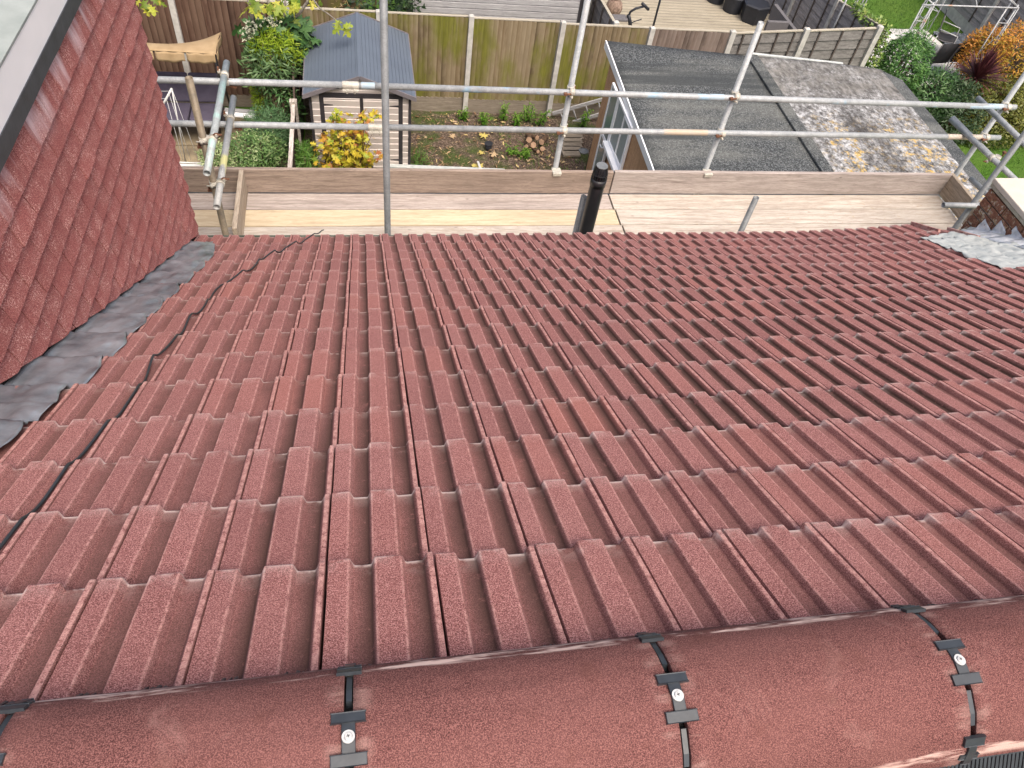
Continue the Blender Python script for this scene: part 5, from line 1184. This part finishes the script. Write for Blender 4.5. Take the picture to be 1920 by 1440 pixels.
# fig tree: bare grey limbs with a few big lobed leaves
fig = thing('fig_tree', 'fig tree with bare grey limbs and large yellow green lobed leaves', 'tree', (-1.25, 9.25, ZG))
mb = MB(); base = Vector((-1.22, 9.2, ZG)); t1 = Vector(GY(530, 75, 9.15)); t2 = Vector(GY(521, 0, 9.1)); up_ = t2 + (t2 - t1) * 0.8
mb.path([base, base.lerp(t1, .5) + Vector((0.04, 0, 0)), t1, t2, up_], [0.065, 0.06, 0.052, 0.045, 0.035], 10); mb.make('trunk', 'bark', fig)
LIMB = [[(532, 52), (545, 38), (562, 24), (576, 4), (582, -20)], [(545, 60), (552, 40), (550, 10), (553, -20)], [(476, 44), (472, 28), (468, 12), (462, -15)], [(508, 40), (506, 18), (500, -12)], [(585, -4), (600, 16), (618, 28), (630, 38), (642, 44)], [(529, 72), (532, 30), (536, -10)]]
DEP = [9.0, 9.3, 8.9, 9.4, 8.6, 9.2]
for L, Y in zip(LIMB, DEP):
    mb = MB(); P = [Vector(GY(a, b, Y)) for a, b in L]; r0 = 0.014 if Y == 8.6 else 0.036
    mb.path(P, [r0 * (1 - 0.5 * i / (len(P) - 1)) for i in range(len(P))], 8); mb.make('limb', 'bark', fig)
mb = MB(); rr = random.Random(77)
spots = [(278, 14, 8.6, 3, .16), (268, 6, 8.7, 4, .17), (288, 3, 8.8, 3, .13), (300, 2, 8.7, 2, .1), (470, 14, 8.5, 5, .20), (482, 6, 8.6, 4, .19), (462, 4, 8.7, 3, .17), (512, 8, 8.9, 4, .18), (528, 14, 8.9, 4, .2), (540, 6, 8.8, 5, .2), (553, 16, 8.8, 3, .18), (560, 4, 8.8, 3, .18), (575, 8, 8.7, 2, .16), (500, 10, 9.2, 4, .2), (590, 2, 8.7, 2, .15), (636, 36, 8.5, 1, .15), (548, 30, 9.0, 2, .16)]
for px, py, Y, n, L in spots:
    for k in range(n):
        P = Vector(GY(px + rr.uniform(-8, 8), py + rr.uniform(-8, 6), Y + rr.uniform(-.15, .15))); a = rr.uniform(0, 6.28)
        leaf(mb, P, Vector((math.cos(a), math.sin(a), -0.5)), Vector((rr.gauss(0, .35), rr.gauss(0, .35) - .4, 1)).normalized(), L * rr.uniform(.8, 1.2), L * 0.95, rr.random(), 'lobed', 0.3)
for px, py, a, L in ((628, 52, 3.6, 0.20), (652, 56, 5.0, 0.21), (664, 44, 5.9, 0.14), (640, 36, 1.7, 0.15), (646, 44, 0.4, 0.12)):
    P = Vector(GY(642, 46, 8.5)); Q = Vector(GY(px, py, 8.5)); d = (Q - P); leaf(mb, P + d * 0.2, d + Vector((0, -.05, -.02)), Vector((0, -.55, 1)).normalized(), L, L * 0.92, rr.uniform(.35, .9), 'lobed', 0.25)
mb.make('leaves', 'fig', fig)

# ------------------------------------------------------------------ middle garden
vine = thing('autumn_maple', 'small maple in yellow, orange and red autumn colour in front of the shed doors', 'shrub', (-0.15, 6.9, ZG))
mb = MB(); crown(mb, GY(648, 285, 6.9), (0.55, 0.36, 0.42), 560, 0.115, 0.115, 'lobed', 41, hollow=0.2, clump=0.25, up=0.9, col=lambda P: -0.12)
crown(mb, GY(655, 232, 6.95), (0.36, 0.25, 0.14), 90, 0.10, 0.10, 'lobed', 42, hollow=0.2, clump=0.2, up=0.9, col=lambda P: 0.1)
crown(mb, GY(690, 222, 6.95), (0.22, 0.2, 0.07), 26, 0.11, 0.11, 'lobed', 43, hollow=0.2, clump=0.9, up=0.9, col=lambda P: -0.1)
crown(mb, GY(636, 222, 6.95), (0.12, 0.12, 0.08), 14, 0.11, 0.11, 'lobed', 44, hollow=0.2, clump=0.9, up=0.9, col=lambda P: -0.4); mb.make('leaves', 'vine', vine)
mb = MB()
for k in range(14):
    a = rng.uniform(0, 6.28); q = Vector(GY(648 + rng.uniform(-45, 50), 285 + rng.uniform(-60, 20), 6.9 + rng.uniform(-.2, .2))); mb.path([Vector((-0.15, 6.9, ZG)), Vector((-0.15, 6.9, ZG)).lerp(q, .55) + Vector((rng.gauss(0, .04), 0, .06)), q], [0.016, 0.010, 0.004], 6)
mb.make('stems', 'barkb', vine)
def weed(px, py, h, seed, label):
    p = GZ(px, py); root = thing('weed', label, 'plant', (p[0], p[1], ZG), 'leafy weeds along the fence foot'); rr = random.Random(seed); mb = MB(); ms = MB()
    for s in range(5):
        tip = Vector((p[0] + rr.gauss(0, .09), p[1] + rr.gauss(0, .07), ZG + h * rr.uniform(.7, 1.1))); b = Vector((p[0] + rr.gauss(0, .03), p[1], ZG)); ms.path([b, b.lerp(tip, .5) + Vector((rr.gauss(0, .02), 0, .02)), tip], 0.005, 5)
        for k in range(16):
            f = 0.25 + 0.75 * k / 15; q = b.lerp(tip, f); a = rr.uniform(0, 6.28); leaf(mb, q, Vector((math.cos(a), math.sin(a), 0.15)), Vector((0, 0, 1)), 0.10 * (1.15 - 0.5 * f), 0.042, min(1, f * rr.uniform(.6, 1.1)), 'oval', 0.35)
    mb.make('leaves', 'weed', root); ms.make('stems', 'fern', root)
for i, (px, py, h, lb) in enumerate(((868, 224, .34, 'leafy weed at the foot of the white post behind the shed'), (905, 232, .33, 'leafy weed second from the left along the fence'), (941, 226, .48, 'tallest leafy weed near the middle of the green fence'), (965, 235, .30, 'low spreading weed between the tall weed and the next one'),
    (985, 228, .42, 'upright weed just left of the second white post'), (1010, 234, .40, 'leafy weed at the foot of the second white post'), (1090, 236, .42, 'leafy weed in front of the ladder'), (960, 285, .22, 'small weed in the middle of the soil bed'), (985, 292, .2, 'small weed in front of the cut logs'))): weed(px, py + 4, h, 200 + i, lb)
mb = MB(); rr = random.Random(5)
for k in range(5200):
    x, y = rr.uniform(-0.9, 4.2), rr.uniform(3.2, 9.5); 
    if vnoise(x * 0.9, y * 0.9, 8) < rr.uniform(-0.6, 0.15): continue
    i = round((x + 1) / 6 * 89); j = round((y - 2.5) / 7.2 * 59); z = soilf(i, j)[2] + 0.035; a = rr.uniform(0, 6.28); L = rr.choice((.03, .045, .06, .08, .11))
    leaf(mb, Vector((x, y, z)), Vector((math.cos(a), math.sin(a), rr.gauss(0, .2))), Vector((rr.gauss(0, .4), rr.gauss(0, .4), 1)).normalized(), L, L * rr.uniform(.35, .7), rr.random() * (0.62 if rr.random() < .92 else 1), 'oval', rr.uniform(-.3, .5))
tag(mb.make('leaf_litter', 'fallen'), 'fallen brown leaves scattered over the soil bed', 'leaves', kind='stuff')
mb = MB()
for k in range(2400):
    x, y = rr.uniform(-0.9, 4.9), rr.uniform(3.2, 9.4)
    if vnoise(x * 0.8 + 4, y * 0.8, 2) < 0.04 + rr.uniform(-.15, .2): continue
    for b in range(3):
        a = rr.uniform(0, 6.28); leaf(mb, Vector((x + rr.gauss(0, .03), y + rr.gauss(0, .03), ZG + 0.02)), Vector((math.cos(a) * .6, math.sin(a) * .6, 1)), Vector((math.cos(a + 1.5), math.sin(a + 1.5), .3)), rr.uniform(.05, .11), 0.014, rr.random(), 'blade', 0.4)
tag(mb.make('ground_cover', 'weed'), 'low green growth in patches on the soil bed', 'plants', kind='stuff')
for px, py, L, a, lb in ((915, 256, .20, 2.6, 'large pale yellow fallen leaf beyond the black pot'), (845, 258, .17, 1.0, 'pale brown fallen leaf near the shed on the soil'), (907, 312, .24, 2.9, 'large yellow fallen leaf near the scaffold board edge'), (905, 289, .14, 1.9, 'small yellow fallen leaf left of the black pot'), (930, 286, .16, 4.0, 'orange fallen leaf right of the black pot')):
    P = Vector(GZ(px, py, -5.0)); mb = MB(); leaf(mb, P, Vector((math.cos(a), math.sin(a), .05)), Vector((0, -.1, 1)), L, L * .9, {'yellow': .75}.get('yellow') if 'yellow' in lb else .5, 'lobed', 0.1)
    tag(mb.make('fallen_leaf', 'fallen'), lb, 'leaf', 'single large leaves on the soil')
# cut logs
LG = [(992, 262, .085, .5), (1006, 258, .07, .4), (1016, 266, .085, .3), (1000, 272, .09, .1), (1017, 279, .075, .1), (988, 274, .06, .2), (1008, 284, .05, .0)]
LN = ['leftmost upper', 'small top', 'pale faced upper right', 'thick central', 'lower right', 'lower left', 'thin front']
for (px, py, r, zz), nm in zip(LG, LN):
    c = Vector(GZ(px, py, -5.0 + 0.22 * zz)); d = Vector((rng.uniform(-.9, .9), -1, rng.uniform(.1, .9))).normalized(); mb = MB(); r *= 0.72; mb.tube(c + d * 0.02, c - d * 0.30, r * 0.9, 12, r2=r * .85, cap=False)
    o = tag(mb.make('log', 'barkb'), nm + ' cut log of the small log heap', 'log', 'heap of cut logs'); mb = MB(); mb.tube(c + d * 0.015, c + d * 0.022, r * 0.9, 12); mb.make('cut_face', 'cutwood', o)
p = GZ(915, 283); pot = thing('plant_pot', 'small black plastic plant pot standing in the soil bed', 'pot', (p[0], p[1], ZG)); mb = MB(); mb.tube((p[0], p[1], ZG), (p[0], p[1], ZG + .17), .055, 16, r2=.075); mb.make('pot', 'navy', pot); mb = MB(); mb.tube((p[0], p[1], ZG + .155), (p[0], p[1], ZG + .175), .082, 16); mb.make('rim', 'navy', pot)
# ladder on its side along the fence
ld = thing('ladder', 'old grey ladder lying on its side against the green fence', 'ladder', (4.5, 9.4, ZG))
TA, TB = Vector(GY(1036, 213, 9.42)), Vector(GY(1130, 186, 9.42)); TB += (TB - TA) * 0.5
BA, BB = Vector(GY(1058, 234, 9.40)), Vector(GY(1125, 214, 9.40)); BB += (BB - BA) * 0.8; BA -= (BB - BA) * 0.1
mb = MB(); mb.beam(TA, TB, 0.03, 0.07); mb.make('rail', 'shiplap', ld); mb = MB(); mb.beam(BA, BB, 0.03, 0.07); mb.make('rail', 'shiplap', ld)
for k in range(6):
    f = 0.1 + k * 0.17; mb = MB(); mb.path([TA.lerp(TB, f), BA.lerp(BB, f)], 0.014, 6); mb.make('rung', 'shiplap', ld)
for i, (a, b, lb) in enumerate((((1056, 256), (1092, 256), 'furthest'), ((1056, 264), (1091, 264), 'second'), ((1055, 272), (1090, 272), 'third'), ((1054, 280), (1089, 280), 'fourth'), ((1054, 288), (1087, 288), 'nearest'))):
    mb = MB(); mb.beam(GZ(*a, -5.04), GZ(*b, -5.04), 0.19, 0.05); tag(mb.make('timber_sleeper', 'gravelb', bevel=0.008), lb + ' old timber sleeper of the short path beside the reed wall', 'sleeper', 'timber sleepers of the path')
# bird feeder pole
c0 = Vector(GZ(1097, 322)); fd = thing('bird_feeder', 'black bird feeding pole with two round dishes beside the reed wall', 'bird feeder', tuple(c0))
mb = MB(); mb.path([c0, c0 + Vector((0.02, 0.02, 1.0)), c0 + Vector((0.05, 0.05, 1.5))], 0.010, 8); mb.path([c0 + Vector((0.05, 0.05, 1.5)), c0 + Vector((0.05, 0.05, 1.6))], 0.02, 8); mb.make('pole', 'charcoal', fd)
for dx, z, m_ in ((-0.12, .45, 'galvd'), (0.16, .70, 'charcoal')):
    mb = MB(); c = c0 + Vector((dx, 0, z)); mb.tube(c, c + Vector((0, 0, .02)), .085, 20, r2=.095); mb.tube(c + Vector((0, 0, .02)), c + Vector((0, 0, .028)), .095, 20, hollow=0.012, cap=False); mb.path([c, c0 + Vector((0, 0, z - .05))], .006, 5); mb.make('dish', m_, fd)
# batten and long board lying by the house side of the bed
mb = MB(); mb.beam(GZ(728, 317, -4.92), GZ(946, 326, -4.92), 0.09, 0.17); lb_ = tag(mb.make('bed_edging', 'sealant', bevel=0.006), 'long pale edging board along the near side of the soil bed', 'edging board')
mb = MB(); mb.beam(GZ(602, 312, -4.9), GZ(700, 315, -4.9), 0.09, 0.14); tag(mb.make('bed_edging', 'batten', bevel=0.006), 'dark edging board under the autumn maple', 'edging board')
mb = MB(); mb.beam(GZ(896, 303, -4.95), GZ(901, 318, -4.85), 0.04, 0.02); tag(mb.make('stick', 'wire'), 'short white stick leaning on the pale edging board', 'stick')

# ------------------------------------------------------------------ beyond the back fence
mb = MB(); mb.add([(5.08, 9.75, ZG + .03), (10.85, 10.0, ZG + .03), (10.85, 19, ZG + .03), (5.08, 19, ZG + .03)], [(0, 1, 2, 3)]); dk = struct(mb.make('decking', 'decking'))
mb = MB()
for i in range(62):
    y = 9.8 + i * 0.15; mb.add([(5.08, y, ZG + .034), (10.85, y, ZG + .034), (10.85, y + .012, ZG + .034), (5.08, y + .012, ZG + .034)], [(0, 1, 2, 3)])
struct(mb.make('decking_gaps', 'batten'))
shrub('ivy_hedge', 'dark ivy hedge beyond the fence behind the shed roof', 'hedge', tuple(GY(700, 0, 10.7)), (0.95, 0.6, 0.55), 1600, 0.10, 0.075, 'dark', 'oval', 51, hollow=0.5, up=0.2)
shrub('twiggy_shrub', 'brownish twiggy shrub beyond the fence left of the ivy hedge', 'shrub', tuple(GY(648, 2, 10.6)), (0.42, 0.4, 0.4), 500, 0.09, 0.02, 'fallen', 'blade', 52, hollow=0.4)
mb = MB(); mb.box((-0.95, 10.35, ZG), (0.05, 10.39, -3.15)); mb.box((-0.06, 10.3, ZG), (0.04, 10.4, -3.02)); tag(mb.make('fence', 'fgreen'), 'short green fence with a square post beyond the shed and fig tree', 'fence')
bk = thing('exercise_bike', 'black exercise bike on the decking beyond the fence', 'exercise bike', (6.9, 12.9, ZG))
Q = lambda px, py, Y=12.6: Vector(GY(px, py, Y))
mb = MB(); mb.path([Q(1183, 58), Q(1181, 40), Q(1178, 28)], 0.045, 8); mb.path([Q(1160, 55), Q(1178, 52), Q(1200, 60)], 0.03, 8); mb.make('frame', 'navy', bk)
mb = MB(); mb.path([Q(1178, 32), Q(1182, 22), Q(1192, 16), Q(1207, 12)], 0.028, 8); mb.path([Q(1178, 46), Q(1190, 40), Q(1203, 36)], 0.012, 6); mb.make('handlebar', 'navy', bk)
mb = MB(); mb.path([Q(1204, 6), Q(1216, 18)], 0.035, 8); mb.make('grip', 'navy', bk)
mb = MB(); s = Q(1166, 34); mb.box((s.x - .22, s.y - .13, s.z - .03), (s.x + .12, s.y + .13, s.z + .03)); mb.make('saddle', 'greyweave', bk, bevel=0.02)
mb = MB(); b = GY(1224, 52, 12.2); mb.tube((b[0], b[1], ZG), (b[0], b[1], -2.9), 0.024, 10); tag(mb.make('parasol_pole', 'navy'), 'thin black upright pole on the decking', 'pole')
c = Vector(GZ(1152, 12, -4.85)); jar = thing('round_pot', 'round brown patterned pot at the edge of the decking', 'pot', (c.x, c.y, ZG)); mb = MB(); n = 14
pr_ = [(0.08, -.22), (.17, -.15), (.21, -.02), (.18, .1), (.10, .17), (.085, .2), (.11, .22)]
mb.add([(c.x + r * math.cos(6.283 * i / n), c.y + r * math.sin(6.283 * i / n), c.z + z) for r, z in pr_ for i in range(n)], [(k * n + i, k * n + (i + 1) % n, (k + 1) * n + (i + 1) % n, (k + 1) * n + i) for k in range(len(pr_) - 1) for i in range(n)], True); mb.make('body', 'terr', jar, solid=0.01)
mb = MB(); mb.add([(c.x + .09 * math.cos(6.283 * i / n), c.y + .09 * math.sin(6.283 * i / n), c.z + .17) for i in range(n)], [tuple(range(n))]); mb.make('inside', 'under', jar)
def pod(px, py, r, h, n, rot, lb):
    p = GZ(px, py); mb = MB(); root = thing('garden_stool', lb, 'stool', (p[0], p[1], ZG), 'black garden seats on the decking')
    def ring(rr, z): return [(p[0] + rr * math.cos(6.283 * i / n + rot), p[1] + rr * math.sin(6.283 * i / n + rot), ZG + z) for i in range(n)]
    rings = [(r * .88, .03), (r, h * .92), (r * .98, h * 0.93)]
    vs = sum((ring(a, b) for a, b in rings), []); mb.add(vs, [(k * n + i, k * n + (i + 1) % n, (k + 1) * n + (i + 1) % n, (k + 1) * n + i) for k in range(2) for i in range(n)]); mb.make('body', 'navy', root)
    mb = MB(); vs = ring(r * 1.03, h * .93) + ring(r * 1.03, h) + ring(r * .9, h + .025); mb.add(vs, [(k * n + i, k * n + (i + 1) % n, (k + 1) * n + (i + 1) % n, (k + 1) * n + i) for k in range(2) for i in range(n)] + [tuple(2 * n + i for i in range(n)), tuple(range(n))[::-1]]); mb.make('lid', 'navy', root)
pod(1371, 22, .27, .42, 24, 0, 'round black garden stool in the middle of the three'); pod(1408, 40, .36, .46, 6, 0.3, 'six sided black garden stool nearest the fence'); pod(1340, 4, .26, .42, 24, 0, 'black garden stool furthest left at the picture edge')
sf = thing('corner_sofa', 'low grey woven corner sofa behind the grey panel fence', 'sofa', (10.1, 12.0, ZG))
mb = MB(); a, b, c, d = (Vector(GY(*q_, 12.0)) for q_ in ((1439, 38), (1478, 42), (1478, 58), (1437, 58))); mb.box((a.x, 11.93, -4.95), (b.x, 12.02, a.z)); mb.make('back_panel', 'greyweave', sf, bevel=.01)
mb = MB(); mb.beam((b.x + .03, 12.9, a.z - .2), (b.x + .12, 11.3, a.z - .25), 0.09, 0.35); mb.make('side_panel', 'greyweave', sf); mb = MB(); mb.box((a.x, 11.3, -4.95), (b.x, 11.92, -4.72)); mb.make('seat', 'greyweave', sf, bevel=.02)
mb = MB(); b = GY(1552, 52, 11.3); mb.tube((10.80, 11.55, ZG), (10.80, 11.55, -2.95), 0.022, 10); dp = tag(mb.make('downpipe', 'galv'), 'thin grey pipe with a white cap standing against the side fence', 'pipe'); mb = MB(); mb.tube((10.80, 11.55, -2.95), (10.80, 11.55, -2.87), 0.05, 10); mb.make('cap', 'upvc', dp)

shrub('ivy', 'pale green ivy spilling over the corner of the grey fences', 'climber', (10.98, 10.25, -3.35), (0.20, 0.35, 0.30), 520, 0.085, 0.07, 'ivy', 'oval', 61, hollow=0.4)
o = bpy.context.scene.objects['ivy']; mb = MB(); crown(mb, (11.02, 10.0, -3.9), (0.13, 0.2, 0.5), 380, 0.08, 0.065, 'oval', 62, hollow=0.3); crown(mb, (10.9, 10.9, -3.28), (0.14, 0.6, 0.13), 380, 0.08, 0.065, 'oval', 63, hollow=0.3); mb.make('trailing_foliage', 'ivy', o)
mb = MB(); mb.add([(11.0, 10.9, ZG + .02), (15.47, 10.9, ZG + .02), (15.47, 12.9, ZG + .02), (15.33, 14.15, ZG + .02), (11.0, 14.0, ZG + .02)], [(0, 1, 2, 3, 4)]); struct(mb.make('patio', 'patio'))
mb = MB(); mb.beam((11.5, 10.95, ZG + .03), (15.45, 11.2, ZG + .03), 0.12, 0.10); mb.beam((15.45, 11.2, ZG + .03), (15.45, 12.9, ZG + .03), 0.12, 0.10); struct(mb.make('patio_edging', 'stone'))
mb = MB(); rr = random.Random(9)
for k in range(1500):
    x, y = rr.uniform(15.5, 16.45), rr.uniform(11.0, 13.7 + .3 * rr.random()); s = rr.uniform(.03, .07); mb.box((-s, -s * .7, 0), (s, s * .7, .02), Matrix.Translation((x, y, ZG + .02 + .03 * rr.random())) @ Matrix.Rotation(rr.uniform(0, 3.1), 4, 'Z') @ Matrix.Rotation(rr.gauss(0, .4), 4, 'X'))
mb.add([(15.5, 10.9, ZG + .012), (16.5, 10.9, ZG + .012), (16.5, 13.9, ZG + .012), (15.5, 13.8, ZG + .012)], [(0, 1, 2, 3)]); tag(mb.make('slate_chippings', 'slate'), 'blue grey slate chippings between the patio and the far fence', 'chippings', kind='stuff')
# gazebo frame: corner legs of four thin tubes with scrolled bracing
gz = thing('gazebo_frame', 'bare metal gazebo frame standing over the patio chairs', 'gazebo', (13.5, 12, ZG))
def gleg(x, y, sx, sy, w=0.30):
    mb = MB(); P = [(x, y), (x + sx * w, y), (x, y + sy * w)]
    for a, b in P: mb.tube((a, b, ZG), (a, b, -3.0), 0.013, 8)
    mb.tube((x + sx * .03, y + sy * .03, ZG), (x + sx * .03, y + sy * .03, -2.95), 0.017, 8)
    for z in (-3.35, -4.2, -4.95):
        mb.path([(x, y, z), (x + sx * w, y, z)], .009, 6); mb.path([(x, y, z), (x, y + sy * w, z)], .009, 6); mb.path([(x + sx * w, y, z), (x, y + sy * w, z)], .009, 6)
    for z0, z1 in ((-3.35, -4.2), (-4.2, -4.95)):
        for (ax, ay), (bx, by) in (((0, 0), (sx * w, 0)), ((0, 0), (0, sy * w))):
            mb.path([(x + ax + (bx - ax) * (0.5 - 0.5 * math.cos(t * math.pi)), y + ay + (by - ay) * (0.5 - 0.5 * math.cos(t * math.pi)), z0 + (z1 - z0) * t) for t in [k / 8 for k in range(9)]], .006, 5)
            mb.path([(x + bx + (ax - bx) * (0.5 - 0.5 * math.cos(t * math.pi)), y + by + (ay - by) * (0.5 - 0.5 * math.cos(t * math.pi)), z0 + (z1 - z0) * t) for t in [k / 8 for k in range(9)]], .006, 5)
    mb.make('leg', 'gazebo', gz)
gA = GZ(1752, 10, -3.0); gB = GZ(1908, 13, -3.0); gx0, gy0, gx1 = gA[0], gA[1], gB[0]
gleg(gx0, gy0, -1, 1, .28); gleg(gx1, gy0 + .1, -1, 1, .3); gleg(gx0 - .1, gy0 + 2.6, 1, -1); gleg(gx1, gy0 + 2.7, -1, -1)
for p, q_ in (((gx0 - .3, gy0, -3.0), (gx1, gy0 + .1, -3.0)), ((gx1, gy0 + .1, -3.0), (gx1, gy0 + 2.7, -3.0)), ((gx0, gy0, -3.0), (gx0 - .1, gy0 + 2.6, -3.0)), ((gx0 - .1, gy0 + 2.6, -3.0), (gx1, gy0 + 2.7, -3.0))):
    mb = MB(); mb.path([p, q_], .017, 8); mb.make('top_rail', 'gazebo', gz)
mb = MB(); apex = ((gx0 + gx1) / 2, gy0 + 1.3, -2.3)
for p in ((gx0, gy0, -3.0), (gx1, gy0 + .1, -3.0), (gx0 - .1, gy0 + 2.6, -3.0), (gx1, gy0 + 2.7, -3.0), ((gx0 + gx1) / 2, gy0 + .05, -3.0)): mb.path([p, apex], .012, 6)
mb.make('roof_rib', 'gazebo', gz)
def chair(x, y, rot, lb):
    root = thing('garden_chair', lb, 'chair', (x, y, ZG), 'black sling chairs on the patio'); Mx = Matrix.Translation((x, y, ZG)) @ Matrix.Rotation(rot, 4, 'Z')
    T = lambda *p: Mx @ Vector(p)
    mb = MB(); n = 7; prf = [(-.28, .98), (-.24, .74), (-.20, .52), (-.15, .42), (0, .41), (.15, .43), (.28, .45)]
    mb.add([T(s * .25, a, b) for a, b in prf for s in (-1, 1)], [(2 * i, 2 * i + 1, 2 * i + 3, 2 * i + 2) for i in range(n - 1)], True); mb.make('sling', 'mesh', root, solid=0.008)
    for s in (-1, 1):
        mb = MB(); mb.path([T(s * .27, a, b) for a, b in prf], .014, 6); mb.make('side_rail', 'greyweave', root)
        mb = MB(); mb.path([T(s * .29, .27, 0), T(s * .29, .24, .62), T(s * .29, -.22, .66)], .015, 6); mb.path([T(s * .29, -.32, 0), T(s * .29, -.2, .5)], .014, 6); mb.make('arm', 'gazebo', root)
chair(13.98, 11.75, 0.12, 'black sling chair at the left of the front pair, its back to the house'); chair(14.62, 11.85, 0.05, 'black sling chair at the right of the front pair, its back to the house'); chair(15.0, 12.95, -2.2, 'black sling chair turned sideways behind the pair')

shrub('jasmine_bush', 'round glossy green bush between the garage roof and the patio', 'shrub', tuple(GY(1690, 128, 10.0)), (0.53, 0.55, 0.76), 8000, 0.080, 0.042, 'jasmine', 'oval', 64, hollow=0.72, clump=0.7)
shrub('laurel_shrub', 'dark green laurel in front of the patio beside the garage roof', 'shrub', tuple(GY(1748, 180, 9.6)), (0.70, 0.6, 0.55), 4200, 0.11, 0.05, 'laurel', 'oval', 65, hollow=0.6)
shrub('hedge', 'orange and gold autumn hedge right of the red cordyline', 'hedge', tuple(GY(1890, 120, 10.9)), (1.05, 0.8, 0.85), 8500, 0.080, 0.05, 'hedge', 'oval', 66, hollow=0.6, col=lambda P: 0.12 + 0.35 * (P.z + 4.3))
shrub('hedge', 'smaller orange autumn bush behind the red cordyline', 'hedge', tuple(GY(1845, 100, 11.3)), (0.62, 0.5, 0.6), 3600, 0.080, 0.05, 'hedge', 'oval', 67, hollow=0.6, col=lambda P: 0.45)
shrub('hedge', 'olive green hedge behind the right end of the scaffold', 'hedge', tuple(GY(1862, 225, 9.4)), (1.25, 0.8, 1.05), 9500, 0.075, 0.045, 'hedgeg', 'oval', 68, hollow=0.65, col=lambda P: 0.3 + 0.3 * (P.z + 4.6))
shrub('hedge', 'dark hedge in the shade beside the garage roof edge', 'hedge', tuple(GY(1770, 222, 9.3)), (0.8, 0.75, 0.95), 5000, 0.08, 0.05, 'dark', 'oval', 69, hollow=0.6, col=lambda P: 0.2)
shrub('hedge', 'gold tinged hedge at the picture edge behind the scaffold poles', 'hedge', tuple(GY(1935, 215, 9.6)), (0.9, 0.8, 1.2), 7000, 0.08, 0.05, 'hedge', 'oval', 70, hollow=0.6, col=lambda P: -0.1 + 0.35 * (P.z + 4.5))
cy = thing('cordyline', 'dark red spiky cordyline on a thin trunk', 'shrub', (13.75, 10.0, ZG)); cb = Vector(GY(1829, 148, 9.7)); mb = MB(); mb.path([(cb.x + .02, 9.75, ZG), (cb.x, 9.72, ZG + .6), cb], [.05, .04, .035], 8); mb.make('trunk', 'barkb', cy)
mb = MB(); rr = random.Random(71)
for k in range(190):
    el = math.radians(rr.uniform(5, 88)); a = rr.uniform(0, 6.28); d = Vector((math.cos(a) * math.cos(el), math.sin(a) * math.cos(el), math.sin(el))); L = rr.uniform(.6, .86); s = d.cross(Vector((0, 0, 1))).normalized(); vs = []
    for i in range(6):
        f = i / 5; w_ = 0.021 * (0.5 + 1.0 * f if f < .5 else 2 * (1 - f) + 0.03); c = cb + d * (L * f) + Vector((0, 0, -0.16 * L * f * f * math.cos(el) * 1.4)); vs += [c + s * w_, c - s * w_]
    mb.add(vs, [(2 * i, 2 * i + 1, 2 * i + 3, 2 * i + 2) for i in range(5)], True, leaf=(rr.random(), 0, 0))
mb.make('leaves', 'cordyl', cy)
# grass blades give the near lawn its texture
mb = MB(); rr = random.Random(12)
for k in range(9000):
    if k % 2: x, y = rr.uniform(11.0, 16.4), rr.uniform(13.9, 17.5)
    else: x, y = rr.uniform(9.6, 16.4), rr.uniform(4.0, 9.0)
    a = rr.uniform(0, 6.28); leaf(mb, Vector((x, y, ZG - .01)), Vector((math.cos(a) * .5, math.sin(a) * .5, 1)), Vector((math.cos(a + 1.5), math.sin(a + 1.5), .3)), rr.uniform(.05, .10), 0.02, rr.random(), 'blade', 0.5)
M['blade'] = m_leaf('grass_blades', [(0.03, 0.08, 0.008), (0.065, 0.155, 0.016), (0.12, 0.22, 0.03)])
tag(mb.make('grass', 'blade'), 'short mown grass of the lawns', 'grass', kind='stuff')
